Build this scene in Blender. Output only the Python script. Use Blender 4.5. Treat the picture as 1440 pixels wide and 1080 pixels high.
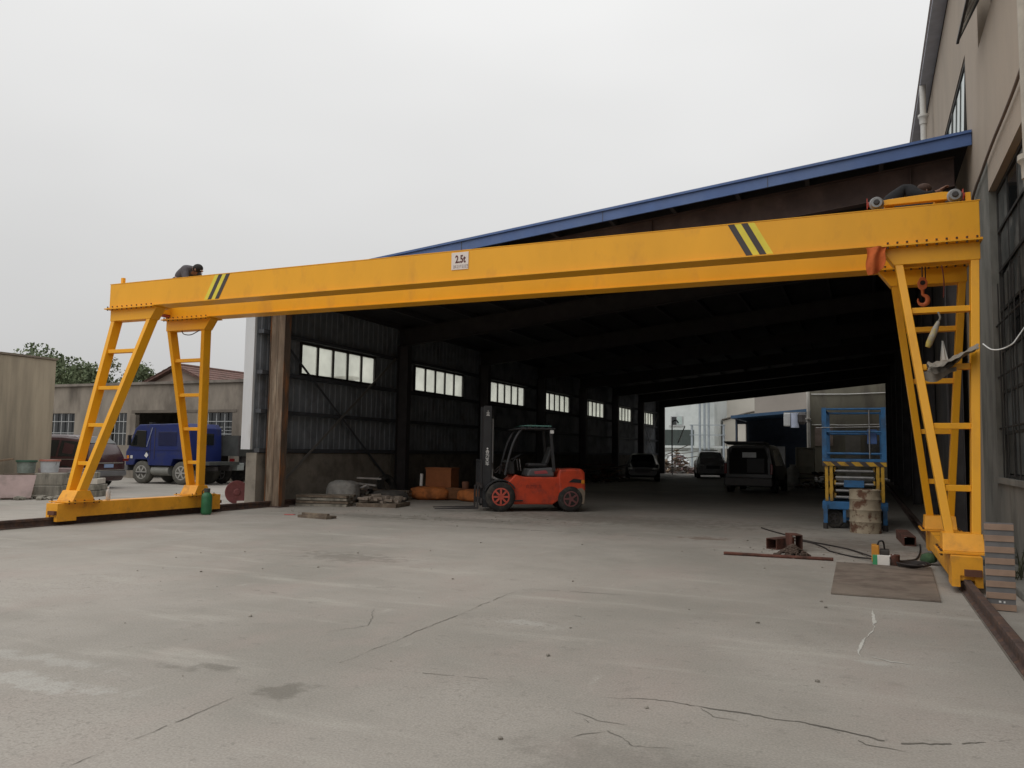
import bpy, bmesh, math, random
from mathutils import Vector, Matrix
R_ = math.radians
random.seed(7)
sc = bpy.context.scene
for o in list(bpy.data.objects): bpy.data.objects.remove(o)
C = bpy.context.scene.collection

# ------------------------------------------------------------------ camera
cam = bpy.data.cameras.new('camera'); camo = bpy.data.objects.new('camera', cam); C.objects.link(camo)
cam.sensor_fit = 'HORIZONTAL'; cam.sensor_width = 36; cam.lens = 36*1125/1440; cam.clip_end = 2000; cam.clip_start = .05
rt = Vector((.91579303, .40137231, .01494616)); up = Vector((.01980914, -.0823016, .99641058)); fw = Vector((-.40116171, .9122098, .08332207))
camo.matrix_world = Matrix(((rt.x, up.x, -fw.x, 0), (rt.y, up.y, -fw.y, 0), (rt.z, up.z, -fw.z, 1.5), (0, 0, 0, 1)))
sc.camera = camo

# ------------------------------------------------------------------ sky, sun, exposure
SUN_EL, SUN_AZ = R_(52), R_(200)          # azimuth measured from +Y towards +X
w = bpy.data.worlds.new('World'); sc.world = w; w.use_nodes = True
nt = w.node_tree; N = nt.nodes; L = nt.links; N.clear()
out = N.new('ShaderNodeOutputWorld'); bg = N.new('ShaderNodeBackground'); L.new(bg.outputs[0], out.inputs[0])
sky = N.new('ShaderNodeTexSky'); sky.sky_type = 'NISHITA'; sky.sun_disc = False; sky.sun_elevation = SUN_EL; sky.sun_rotation = SUN_AZ
sky.air_density = 1.0; sky.dust_density = 5; sky.ozone_density = 1
hs = N.new('ShaderNodeHueSaturation'); hs.inputs['Saturation'].default_value = .12; L.new(sky.outputs[0], hs.inputs['Color'])
tc = N.new('ShaderNodeTexCoord'); sx = N.new('ShaderNodeSeparateXYZ'); L.new(tc.outputs['Generated'], sx.inputs[0])
mr = N.new('ShaderNodeMapRange'); mr.inputs[1].default_value = 0; mr.inputs[2].default_value = 1; mr.inputs[3].default_value = 5.55; mr.inputs[4].default_value = 12.4
L.new(sx.outputs[2], mr.inputs[0])
nz = N.new('ShaderNodeTexNoise'); nz.inputs['Scale'].default_value = 1.6; nz.inputs['Detail'].default_value = 3
mpp = N.new('ShaderNodeMapping'); mpp.inputs['Scale'].default_value = (1, 1, 2.4); L.new(tc.outputs['Generated'], mpp.inputs[0]); L.new(mpp.outputs[0], nz.inputs[0])
mr2 = N.new('ShaderNodeMapRange'); mr2.inputs[1].default_value = .3; mr2.inputs[2].default_value = .7; mr2.inputs[3].default_value = .95; mr2.inputs[4].default_value = 1.05; L.new(nz.outputs[0], mr2.inputs[0])
mm = N.new('ShaderNodeMath'); mm.operation = 'MULTIPLY'; L.new(mr.outputs[0], mm.inputs[0]); L.new(mr2.outputs[0], mm.inputs[1])
cl = N.new('ShaderNodeVectorMath'); cl.operation = 'SCALE'; cl.inputs[0].default_value = (1.0, 1.0, .995); L.new(mm.outputs[0], cl.inputs['Scale'])
mx = N.new('ShaderNodeMix'); mx.data_type = 'RGBA'; mx.inputs[0].default_value = .93; L.new(hs.outputs[0], mx.inputs[6]); L.new(cl.outputs[0], mx.inputs[7])
L.new(mx.outputs[2], bg.inputs[0]); bg.inputs[1].default_value = .1
sl = bpy.data.lights.new('sun', 'SUN'); sl.energy = .85; sl.angle = R_(60); sl.color = (1, .97, .92)
so = bpy.data.objects.new('sun', sl); C.objects.link(so)
sd = Vector((math.sin(SUN_AZ)*math.cos(SUN_EL), math.cos(SUN_AZ)*math.cos(SUN_EL), math.sin(SUN_EL)))
so.rotation_euler = sd.to_track_quat('Z', 'Y').to_euler(); so.location = (0, -10, 40)
vs = sc.view_settings; vs.view_transform = 'Standard'; vs.look = 'None'; vs.exposure = 0; vs.gamma = 1; vs.use_curve_mapping = False
sc.cycles.use_denoising = True; sc.cycles.max_bounces = 8; sc.cycles.transparent_max_bounces = 12

# ------------------------------------------------------------------ materials
MATS = {}
def M(name, col, rough=.6, metal=0., var=.12, vsc=3., col2=None, c2s=1.5, c2=(.48, .62), streak=0, bump=0., bs=40, spec=.4, emit=None):
    if name in MATS: return MATS[name]
    m = bpy.data.materials.new(name); m.use_nodes = True; t = m.node_tree; n = t.nodes; l = t.links
    b = n['Principled BSDF']; b.inputs['Roughness'].default_value = rough; b.inputs['Metallic'].default_value = metal; b.inputs['Specular IOR Level'].default_value = spec
    g = n.new('ShaderNodeNewGeometry')
    def noise(scale, st=0, det=5):
        x = n.new('ShaderNodeTexNoise'); x.inputs['Scale'].default_value = scale; x.inputs['Detail'].default_value = det; x.inputs['Roughness'].default_value = .62
        if st:
            mp = n.new('ShaderNodeMapping'); mp.inputs['Scale'].default_value = (1, 1, st); l.new(g.outputs['Position'], mp.inputs[0]); l.new(mp.outputs[0], x.inputs[0])
        else: l.new(g.outputs['Position'], x.inputs[0])
        return x
    base = n.new('ShaderNodeMix'); base.data_type = 'RGBA'
    base.inputs[6].default_value = (*col, 1); base.inputs[7].default_value = (*(col2 or col), 1)
    if col2:
        x = noise(c2s, streak); r = n.new('ShaderNodeMapRange'); r.inputs[1].default_value = c2[0]; r.inputs[2].default_value = c2[1]
        l.new(x.outputs[0], r.inputs[0]); l.new(r.outputs[0], base.inputs[0])
        rr = n.new('ShaderNodeMapRange'); rr.inputs[3].default_value = rough; rr.inputs[4].default_value = min(1, rough+.2); l.new(r.outputs[0], rr.inputs[0]); l.new(rr.outputs[0], b.inputs['Roughness'])
    else: base.inputs[0].default_value = 0
    x = noise(vsc, streak); r = n.new('ShaderNodeMapRange'); r.inputs[1].default_value = .3; r.inputs[2].default_value = .7; r.inputs[3].default_value = 1-var; r.inputs[4].default_value = 1+var
    l.new(x.outputs[0], r.inputs[0])
    sv = n.new('ShaderNodeVectorMath'); sv.operation = 'SCALE'; l.new(base.outputs[2], sv.inputs[0]); l.new(r.outputs[0], sv.inputs['Scale'])
    l.new(sv.outputs[0], b.inputs['Base Color'])
    if bump:
        x = noise(bs, 0, 4); bp = n.new('ShaderNodeBump'); bp.inputs['Strength'].default_value = bump; bp.inputs['Distance'].default_value = .02
        l.new(x.outputs[0], bp.inputs['Height']); l.new(bp.outputs[0], b.inputs['Normal'])
    MATS[name] = m; return m

yellow = M('yellow_paint', (.83, .385, .014), .38, var=.07, vsc=.9, col2=(.62, .275, .025), c2s=2.2, c2=(.55, .85), streak=.5, bump=.10, bs=3.2)
yellow_dirty = M('yellow_paint_dirty', (.78, .35, .026), .45, var=.12, vsc=4, col2=(.36, .17, .04), c2s=3.5, c2=(.55, .8), bump=.1, bs=9)
stripe_y = M('stripe_yellow', (.75, .62, .06), .5, var=.1)
stripe_k = M('stripe_black', (.06, .05, .05), .6, var=.2)
bolt_m = M('bolt_steel', (.09, .05, .03), .6, .3, var=.3, vsc=30)
rust = M('rusty_rail', (.075, .05, .043), .8, .1, var=.3, vsc=12, col2=(.12, .07, .05), c2s=9, bump=.4)
rust_red = M('rust_red', (.11, .043, .03), .85, 0, var=.35, vsc=9, col2=(.06, .033, .025), c2s=5, bump=.3)
rustcol = M('rusty_column', (.155, .112, .078), .88, 0, var=.4, vsc=9, col2=(.27, .215, .16), c2s=5, streak=.12, bump=.5, bs=20)
rustor = M('rusty_column_orange', (.10, .07, .05), .85, 0, var=.35, vsc=7, col2=(.24, .10, .04), c2s=4, streak=.2, bump=.4, bs=20)
steel_dk = M('dark_steel', (.055, .05, .05), .6, .3, var=.25)
steel_gr = M('grey_steel', (.25, .25, .25), .45, .5, var=.2, vsc=12)
girt_m = M('girt_steel', (.07, .075, .085), .6, .1, var=.2)
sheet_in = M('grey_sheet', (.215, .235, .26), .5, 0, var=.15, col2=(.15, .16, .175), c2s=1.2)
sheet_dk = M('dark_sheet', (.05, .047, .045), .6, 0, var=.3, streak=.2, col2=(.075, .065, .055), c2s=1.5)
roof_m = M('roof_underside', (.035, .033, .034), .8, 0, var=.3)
rafter_shaded = M('rafter_red_oxide_shaded', (.028, .024, .023), .8, 0, var=.3)  # same red oxide, darkened to paint the shade deep in the shed
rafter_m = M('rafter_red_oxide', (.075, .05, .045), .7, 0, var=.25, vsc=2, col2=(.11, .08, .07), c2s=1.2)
purlin_m = M('purlin_steel', (.05, .048, .05), .7, 0, var=.2)
fascia_m = M('blue_fascia', (.07, .13, .31), .45, 0, var=.12, vsc=2, col2=(.10, .16, .33), c2s=.8)
white_trim = M('white_trim', (.62, .64, .66), .5, 0, var=.07, streak=.2, col2=(.5, .5, .49), c2s=3)
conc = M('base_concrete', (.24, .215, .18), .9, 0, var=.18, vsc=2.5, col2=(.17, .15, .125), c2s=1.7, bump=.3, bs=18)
conc_in = M('base_concrete_shaded', (.17, .155, .13), .9, 0, var=.2, vsc=2.5, col2=(.11, .1, .085), c2s=1.7, bump=.3, bs=18)  # darker copy of the base concrete, indoor shade put into the colour
render_w = M('weathered_render', (.41, .345, .28), .92, 0, var=.10, vsc=.9, col2=(.30, .258, .215), c2s=.9, streak=.35, c2=(.45, .75), bump=.15, bs=14)
render_lo = M('grey_render', (.21, .205, .185), .92, 0, var=.14, vsc=2, col2=(.14, .14, .125), c2s=1.6, streak=.4, bump=.25, bs=14)
block_m = M('streaked_concrete', (.41, .345, .255), .92, 0, var=.15, vsc=2.2, col2=(.24, .205, .155), c2s=1.3, c2=(.42, .64), streak=.1, bump=.25, bs=12)
lowb_m = M('old_render', (.235, .205, .17), .92, 0, var=.22, vsc=1.6, col2=(.14, .12, .10), c2s=.6, streak=.4, bump=.2, bs=10)
tile_m = M('red_roof_tile', (.155, .085, .07), .9, 0, var=.35, vsc=8, col2=(.11, .07, .06), c2s=3, bump=.3)
frame_dk = M('window_steel', (.045, .043, .04), .6, .2, var=.3)
frame_wt = M('white_grille', (.42, .43, .43), .5, 0, var=.1)
rubber = M('tyre_rubber', (.022, .021, .02), .85, 0, var=.25, vsc=8, col2=(.06, .055, .048), c2s=5)
plastic_k = M('black_plastic', (.02, .02, .021), .5, 0, var=.15)
red_fl = M('forklift_red', (.52, .058, .022), .38, 0, var=.14, vsc=5, col2=(.25, .042, .028), c2s=4.5, c2=(.5, .75))
red_rim = M('wheel_red', (.5, .09, .06), .55, 0, var=.2, vsc=12)
grey_fl = M('forklift_grey', (.034, .035, .038), .5, 0, var=.15, vsc=5)
green_fl = M('canopy_green', (.10, .23, .2), .5, 0, var=.12)
seat_m = M('seat_vinyl', (.03, .03, .032), .55)
white_p = M('white_paint', (.75, .75, .73), .5, 0, var=.06)
red_p = M('red_print', (.30, .03, .03), .5, 0, var=.05)
blue_l = M('lift_blue', (.03, .135, .31), .5, 0, var=.2, vsc=5, col2=(.045, .10, .19), c2s=3)
yel_l = M('lift_yellow', (.50, .29, .03), .55, 0, var=.2, vsc=5, col2=(.22, .13, .04), c2s=4)
drum_m = M('drum_beige', (.34, .285, .205), .65, 0, var=.18, vsc=6, col2=(.13, .065, .04), c2s=5.5, c2=(.5, .6), bump=.15, bs=20)
wood = M('wood_plank', (.24, .17, .11), .85, 0, var=.25, vsc=6, col2=(.17, .12, .085), c2s=5, bump=.3)
wood_dk = M('wood_old', (.13, .10, .075), .88, 0, var=.3, vsc=6, col2=(.2, .16, .12), c2s=5, bump=.3)
brick_m = M('pale_brick', (.24, .2, .165), .9, 0, var=.2, vsc=9)
orange_m = M('orange_sacking', (.46, .15, .04), .8, 0, var=.2, vsc=5, col2=(.24, .09, .035), c2s=3, bump=.4, bs=12)
carton = M('cardboard', (.29, .105, .04), .85, 0, var=.15, vsc=4)
plate_m = M('steel_plate', (.20, .165, .135), .7, .1, var=.2, vsc=3, col2=(.14, .11, .09), c2s=2, bump=.1, bs=15)
sheet_pk = M('pinkish_board', (.32, .24, .225), .85, 0, var=.12, vsc=3, col2=(.25, .195, .18), c2s=2, bump=.15, bs=12)
block_c = M('cement_block', (.27, .25, .21), .92, 0, var=.3, vsc=6, col2=(.14, .13, .105), c2s=4, streak=.3, bump=.4, bs=16)
green_b = M('bottle_green', (.03, .14, .06), .45, 0, var=.2, vsc=8)
disc_m = M('disc_redbrown', (.16, .05, .05), .7, 0, var=.25, vsc=8, bump=.2)
paint_k = M('black_car_paint', (.008, .008, .009), .3, 0, var=.1, spec=.5)
paint_br = M('maroon_car_paint', (.05, .018, .02), .2, 0, var=.1, spec=.6)
paint_s = M('dark_silver_paint', (.2, .2, .21), .3, .4, var=.08)
paint_bl = M('truck_blue', (.015, .027, .135), .4, 0, var=.15, vsc=2, col2=(.02, .026, .085), c2s=2)
glass_k = M('dark_glass', (.012, .014, .015), .06, 0, var=.05, spec=.7)
glass_d = M('dusty_glass', (.075, .08, .078), .35, 0, var=.3, vsc=2.5, col2=(.14, .14, .13), c2s=3, spec=.5)
glass_sky = M('sky_toned_glass', (.42, .50, .48), .2, 0, var=.12, vsc=2, spec=.7)  # pale bluish sky reflection put into the base colour
chrome = M('chrome', (.6, .6, .6), .18, .9, var=.05)
lamp_r = M('lamp_red', (.16, .012, .012), .2, 0, var=.05)
lamp_o = M('lamp_amber', (.6, .22, .02), .25, 0, var=.05)
lamp_w = M('lamp_clear', (.6, .6, .6), .15, 0, var=.05)
plate_bl = M('number_plate_blue', (.25, .33, .5), .4, 0, var=.05)
skin = M('skin', (.36, .2, .14), .6, 0, var=.08, vsc=12)
skin_dk = M('skin_tanned', (.21, .105, .07), .6, 0, var=.08, vsc=12)
hair_m = M('black_hair', (.02, .017, .016), .8, 0, var=.3, vsc=60, bump=.4, bs=150)
jacket = M('charcoal_jacket', (.085, .078, .085), .9, 0, var=.2, vsc=9, bump=.3, bs=25)
shirt_k = M('dark_shirt', (.014, .014, .016), .9, 0, var=.2, vsc=9, bump=.3, bs=25)
rag_o = M('red_orange_rag', (.50, .11, .025), .9, 0, var=.2, vsc=8, bump=.3, bs=25)
rag_g = M('grey_sacking', (.24, .215, .18), .95, 0, var=.25, vsc=10, bump=.4, bs=30)
hook_o = M('hook_orange', (.62, .16, .05), .5, 0, var=.12)
chain_m = M('chain_black', (.025, .024, .024), .6, .2)
pvc = M('pvc_grey', (.60, .59, .56), .5, 0, var=.1, vsc=4)
wire_w = M('white_wire', (.7, .7, .68), .5)
cable_m = M('black_cable', (.03, .024, .022), .7)
cable_w = M('wall_cable', (.17, .13, .11), .7)
leaf = M('leaf_green', (.10, .13, .065), .7, 0, var=.4, vsc=1.2, col2=(.14, .165, .09), c2s=2)
leaf2 = M('leaf_dry', (.11, .12, .065), .8, 0, var=.4, vsc=1.2)
bark = M('bark', (.09, .07, .05), .9, 0, var=.3, vsc=6, bump=.5)
crack_m = M('crack_dirt', (.155, .143, .124), .95, 0, var=.3, vsc=4)
chalk_m = M('chalk', (.5, .49, .45), .95, 0, var=.15, vsc=9)
white_wall = M('white_wall_paint', (.62, .66, .65), .85, 0, var=.07, vsc=.5, col2=(.5, .54, .53), c2s=.4)
cream_wall = M('cream_wall_paint', (.64, .61, .55), .85, 0, var=.06, vsc=.5)
beige_wall = M('beige_wall', (.30, .27, .24), .9, 0, var=.08, vsc=.5)
olive_wall = M('olive_wall', (.17, .16, .125), .9, 0, var=.15, vsc=.6, streak=.3, col2=(.12, .11, .09), c2s=.7)
stripe_br = M('board_brown', (.33, .225, .165), .8, 0, var=.14, vsc=6)
stripe_gr = M('board_grey', (.17, .165, .165), .8, 0, var=.15, vsc=6)
gas_y = M('machine_yellow', (.55, .24, .03), .5, 0, var=.15)
box_g = M('box_green', (.05, .30, .13), .6)
red_ext = M('extinguisher_red', (.45, .03, .025), .4)
paper = M('label_paper', (.72, .70, .66), .7)

def translucent(name, col, tr):
    m = bpy.data.materials.new(name); m.use_nodes = True; t = m.node_tree; n = t.nodes; l = t.links; n.clear()
    o = n.new('ShaderNodeOutputMaterial'); a = n.new('ShaderNodeBsdfTranslucent'); b = n.new('ShaderNodeBsdfTransparent'); x = n.new('ShaderNodeMixShader')
    g = n.new('ShaderNodeNewGeometry'); nz = n.new('ShaderNodeTexNoise'); nz.inputs['Scale'].default_value = 1.3; nz.inputs['Detail'].default_value = 4; l.new(g.outputs['Position'], nz.inputs[0])
    r = n.new('ShaderNodeMapRange'); r.inputs[1].default_value = .3; r.inputs[2].default_value = .7; r.inputs[3].default_value = .7; r.inputs[4].default_value = 1.15; l.new(nz.outputs[0], r.inputs[0])
    s = n.new('ShaderNodeVectorMath'); s.operation = 'SCALE'; s.inputs[0].default_value = col; l.new(r.outputs[0], s.inputs['Scale']); l.new(s.outputs[0], a.inputs[0])
    b.inputs[0].default_value = (col[0], col[1], col[2], 1); x.inputs[0].default_value = tr; l.new(a.outputs[0], x.inputs[1]); l.new(b.outputs[0], x.inputs[2]); l.new(x.outputs[0], o.inputs[0])
    return m
frost = translucent('dusty_window_pane', (.97, .98, .92), .62)

def ground_material():
    m = bpy.data.materials.new('yard_concrete'); m.use_nodes = True; t = m.node_tree; n = t.nodes; l = t.links; b = n['Principled BSDF']
    b.inputs['Specular IOR Level'].default_value = .25
    g = n.new('ShaderNodeNewGeometry')
    def noise(scale, sc_=(1, 1, 1), det=6, rg=.6, rot=0):
        mp = n.new('ShaderNodeMapping'); mp.inputs['Scale'].default_value = sc_; mp.inputs['Rotation'].default_value = (0, 0, rot); l.new(g.outputs['Position'], mp.inputs[0])
        x = n.new('ShaderNodeTexNoise'); x.inputs['Scale'].default_value = scale; x.inputs['Detail'].default_value = det; x.inputs['Roughness'].default_value = rg; l.new(mp.outputs[0], x.inputs[0]); return x.outputs[0]
    def rng(s, a, c, d=0., e=1.):
        r = n.new('ShaderNodeMapRange'); r.interpolation_type = 'SMOOTHSTEP'; r.inputs[1].default_value = a; r.inputs[2].default_value = c; r.inputs[3].default_value = d; r.inputs[4].default_value = e; l.new(s, r.inputs[0]); return r.outputs[0]
    def mix(f, A, B):
        x = n.new('ShaderNodeMix'); x.data_type = 'RGBA'
        if hasattr(f, 'links'): l.new(f, x.inputs[0])
        else: x.inputs[0].default_value = f
        for k, v in ((6, A), (7, B)):
            if hasattr(v, 'links'): l.new(v, x.inputs[k])
            else: x.inputs[k].default_value = (*v, 1)
        return x.outputs[2]
    c = mix(rng(noise(.28), .36, .66), (.262, .246, .217), (.355, .328, .294))
    c = mix(rng(noise(.9, (1, .55, 1), rot=.5), .46, .74, 0, .6), c, (.33, .28, .25))
    c = mix(rng(noise(1.3, (.35, 1.6, 1), rot=.25), .53, .78, 0, .6), c, (.43, .41, .365))      # scuffed pale streaks
    c = mix(rng(noise(2.6, (1, 1, 1), 8, .7), .56, .76, 0, .5), c, (.185, .17, .148))
    c = mix(rng(noise(9, (1, 1, 1), 8, .75), .55, .70, 0, .5), c, (.16, .148, .13))            # small dark flecks
    c = mix(rng(noise(4.2, (1, .3, 1), 5, .6, rot=-.35), .62, .80, 0, .4), c, (.46, .44, .40))   # scrape marks            # grime
    # stains
    for (x, y, rx, ry, col, s) in ((-3.3, 4.05, .17, .22, (.13, .12, .10), .6), (-4.3, 4.2, .16, .07, (.14, .13, .11), .5), (-4.07, 4.33, .17, .07, (.14, .13, .11), .55),
                                   (-4.75, 3.55, .7, .12, (.42, .41, .38), .6), (-5.2, 3.95, .7, .1, (.40, .39, .36), .5), (-1.1, 3.9, .6, .25, (.17, .155, .135), .4), (-.3, 3.7, .45, .2, (.17, .155, .135), .4),
                                   (-2.7, 6.6, .3, .12, (.4, .39, .36), .5), (.1, 6.55, .22, .06, (.42, .41, .38), .5), (-6.6, 9.4, .9, .4, (.15, .135, .115), .5), (-7.6, 15.6, 2.2, .5, (.13, .118, .1), .5),
                                   (-2.6, 14.6, .5, .35, (.15, .09, .06), .6), (-10.2, 15.2, 1.6, .5, (.13, .118, .1), .5), (-5, 17.5, 4, 1.2, (.15, .13, .11), .55), (-.2, 14.6, 1.3, 1.2, (.15, .12, .1), .5)):
        vm = n.new('ShaderNodeVectorMath'); vm.operation = 'SUBTRACT'; l.new(g.outputs['Position'], vm.inputs[0]); vm.inputs[1].default_value = (x, y, 0)
        vd = n.new('ShaderNodeVectorMath'); vd.operation = 'DIVIDE'; l.new(vm.outputs[0], vd.inputs[0]); vd.inputs[1].default_value = (rx, ry, 1)
        ln = n.new('ShaderNodeVectorMath'); ln.operation = 'LENGTH'; l.new(vd.outputs[0], ln.inputs[0])
        ad = n.new('ShaderNodeMath'); ad.operation = 'ADD'; l.new(ln.outputs['Value'], ad.inputs[0]); l.new(rng(noise(5), .25, .75, -.7, .7), ad.inputs[1])
        c = mix(rng(ad.outputs[0], .3, 1.2, s, 0), c, col)
    er = n.new('ShaderNodeMath'); er.operation = 'MULTIPLY'; l.new(rng(noise(.55), .5, .66, 0, .45), er.inputs[0]); l.new(rng(noise(26, det=6, rg=.75), .5, .62), er.inputs[1])
    c = mix(er.outputs[0], c, (.17, .155, .135))                                                   # eroded, pitted skin
    f = rng(noise(70, det=3), .3, .7, .87, 1.13); sv = n.new('ShaderNodeVectorMath'); sv.operation = 'SCALE'; l.new(c, sv.inputs[0]); l.new(f, sv.inputs['Scale'])
    l.new(sv.outputs[0], b.inputs['Base Color']); l.new(rng(noise(1.2), .35, .7, .65, .92), b.inputs['Roughness'])
    bp = n.new('ShaderNodeBump'); bp.inputs['Strength'].default_value = .22; bp.inputs['Distance'].default_value = .012; l.new(noise(22, det=7, rg=.7), bp.inputs['Height']); l.new(bp.outputs[0], b.inputs['Normal'])
    return m

# ------------------------------------------------------------------ geometry helpers
class MB:
    def __init__(s): s.v = []; s.f = []
    def add(s, vs, fs):
        k = len(s.v); s.v += [tuple(p) for p in vs]; s.f += [tuple(i+k for i in f) for f in fs]; return s
    def box(s, x0, y0, z0, x1, y1, z1):
        return s.add([(x, y, z) for z in (z0, z1) for x, y in ((x0, y0), (x1, y0), (x1, y1), (x0, y1))], [(3, 2, 1, 0), (4, 5, 6, 7), (0, 1, 5, 4), (1, 2, 6, 5), (2, 3, 7, 6), (3, 0, 4, 7)])
    def bar(s, a, b, w, d, side=None):
        a = Vector(a); b = Vector(b); t = (b-a).normalized()
        u = Vector(side) if side else (Vector((1, 0, 0)) if abs(t.x) < .8 else Vector((0, 1, 0)))
        u = (u-t*u.dot(t)).normalized(); v = t.cross(u)
        q = [a+u*i*w/2+v*j*d/2 for i, j in ((-1, -1), (1, -1), (1, 1), (-1, 1))]; r = [p+(b-a) for p in q]
        return s.add(q+r, [(3, 2, 1, 0), (4, 5, 6, 7), (0, 1, 5, 4), (1, 2, 6, 5), (2, 3, 7, 6), (3, 0, 4, 7)])
    def hexa(s, q, r): return s.add(list(q)+list(r), [(3, 2, 1, 0), (4, 5, 6, 7), (0, 1, 5, 4), (1, 2, 6, 5), (2, 3, 7, 6), (3, 0, 4, 7)])
    def cyl(s, a, b, r0, r1=None, n=16):
        a = Vector(a); b = Vector(b); r1 = r0 if r1 is None else r1; t = (b-a).normalized()
        u = (Vector((1, 0, 0)) if abs(t.x) < .8 else Vector((0, 1, 0))); u = (u-t*u.dot(t)).normalized(); v = t.cross(u)
        P = []
        for c, r in ((a, r0), (b, r1)): P += [c+(u*math.cos(2*math.pi*i/n)+v*math.sin(2*math.pi*i/n))*r for i in range(n)]
        return s.add(P, [(i, (i+1) % n, n+(i+1) % n, n+i) for i in range(n)]+[tuple(range(n-1, -1, -1)), tuple(range(n, 2*n))])
    def lathe(s, c, axis, prof, n=24, closed=False):
        c = Vector(c); t = Vector(axis).normalized(); u = (Vector((1, 0, 0)) if abs(t.x) < .8 else Vector((0, 1, 0))); u = (u-t*u.dot(t)).normalized(); v = t.cross(u)
        P = []; F = []
        for h, r in prof: P += [c+t*h+(u*math.cos(2*math.pi*i/n)+v*math.sin(2*math.pi*i/n))*max(r, .0005) for i in range(n)]
        m = len(prof)
        for j in range(m if closed else m-1):
            k = (j+1) % m
            F += [(j*n+i, j*n+(i+1) % n, k*n+(i+1) % n, k*n+i) for i in range(n)]
        if not closed: F += [tuple(range(n-1, -1, -1)), tuple(range((m-1)*n, m*n))]
        return s.add(P, F)
    def tube(s, pts, r, n=8):
        pts = [Vector(p) for p in pts]; P = []; F = []; u = None
        for i, p in enumerate(pts):
            t = (pts[min(i+1, len(pts)-1)]-pts[max(i-1, 0)]).normalized()
            if u is None: u = Vector((0, 0, 1)) if abs(t.z) < .8 else Vector((1, 0, 0))
            u = (u-t*u.dot(t)).normalized(); v = t.cross(u); rr = r[i] if isinstance(r, (list, tuple)) else r
            P += [p+(u*math.cos(2*math.pi*k/n)+v*math.sin(2*math.pi*k/n))*rr for k in range(n)]
        m = len(pts)
        for j in range(m-1): F += [(j*n+i, j*n+(i+1) % n, (j+1)*n+(i+1) % n, (j+1)*n+i) for i in range(n)]
        F += [tuple(range(n-1, -1, -1)), tuple(range((m-1)*n, m*n))]
        return s.add(P, F)
    def prism(s, poly, axis, a, b):
        k = 'xyz'.index(axis)
        def pt(p, c): q = list(p); q.insert(k, c); return tuple(q)
        n = len(poly); P = [pt(p, a) for p in poly]+[pt(p, b) for p in poly]
        return s.add(P, [tuple(range(n-1, -1, -1)), tuple(range(n, 2*n))]+[(i, (i+1) % n, n+(i+1) % n, n+i) for i in range(n)])
    def rock(s, c, r, rnd, sq=(1, 1, .6)):
        bm = bmesh.new(); bmesh.ops.create_icosphere(bm, subdivisions=1, radius=1)
        vs = [(c[0]+v.co.x*r*sq[0]*rnd.uniform(.7, 1.2), c[1]+v.co.y*r*sq[1]*rnd.uniform(.7, 1.2), c[2]+v.co.z*r*sq[2]*rnd.uniform(.7, 1.2)) for v in bm.verts]
        fs = [tuple(v.index for v in f.verts) for f in bm.faces]; bm.free(); return s.add(vs, fs)
    def xf(s, mat): s.v = [tuple(mat @ Vector(p)) for p in s.v]; return s
def spline(pts, k=6):
    P = [Vector(p) for p in pts]; P = [P[0]*2-P[1]]+P+[P[-1]*2-P[-2]]; o = []
    for i in range(1, len(P)-2):
        for j in range(k):
            t = j/k; a, b, c, d = P[i-1:i+3]
            o.append(.5*((2*b)+(c-a)*t+(2*a-5*b+4*c-d)*t*t+(3*b-a-3*c+d)*t**3))
    return o+[P[-2]]

def mesh_of(name, mb, mat, smooth=None):
    me = bpy.data.meshes.new(name); me.from_pydata(mb.v, [], mb.f); me.validate()
    bm = bmesh.new(); bm.from_mesh(me); bmesh.ops.recalc_face_normals(bm, faces=bm.faces); bm.to_mesh(me); bm.free()
    if mat: me.materials.append(mat)
    if smooth is not None:
        for p in me.polygons: p.use_smooth = True
        me.set_sharp_from_angle(angle=R_(smooth))
    return me
ROOT = {}
def tag(o, label=None, cat=None, group=None, kind=None):
    if label: o['label'] = label
    if cat: o['category'] = cat
    if group: o['group'] = group
    if kind: o['kind'] = kind
    return o
def T(name, label, cat, loc=(0, 0, 0), rz=0, group=None, kind=None):
    o = bpy.data.objects.new(name, None); C.objects.link(o); o.location = loc; o.rotation_euler = (0, 0, rz); o.empty_display_size = .2
    ROOT[o.name] = (Vector(loc), rz); return tag(o, label, cat, group, kind)
def top(o):
    while o.parent: o = o.parent
    return o
def P(name, mb, mat, parent, bevel=0, smooth=None, world=False, kind=None, label=None, loc=None, rot=None):
    if world:
        lc, rz = ROOT[top(parent).name]; mb.xf(Matrix.Rotation(-rz, 4, 'Z') @ Matrix.Translation(-lc))
    o = bpy.data.objects.new(name, mesh_of(name, mb, mat, smooth)); C.objects.link(o); o.parent = parent
    if loc: o.location = loc
    if rot: o.rotation_euler = rot
    if bevel:
        b = o.modifiers.new('bevel', 'BEVEL'); b.width = bevel; b.segments = 2; b.limit_method = 'ANGLE'; b.angle_limit = R_(40)
    return tag(o, label=label, kind=kind)
def PW(name, mb, mat, parent, **k): return P(name, mb, mat, parent, world=True, **k)
def D(name, src, parent, loc, rot=None):       # a further copy of a part, sharing its mesh
    o = bpy.data.objects.new(name, src.data); C.objects.link(o); o.parent = parent; o.location = loc
    if rot: o.rotation_euler = rot
    for m in src.modifiers:
        if m.type == 'BEVEL':
            b = o.modifiers.new('bevel', 'BEVEL'); b.width = m.width; b.segments = m.segments; b.limit_method = 'ANGLE'; b.angle_limit = m.angle_limit
    return o
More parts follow.
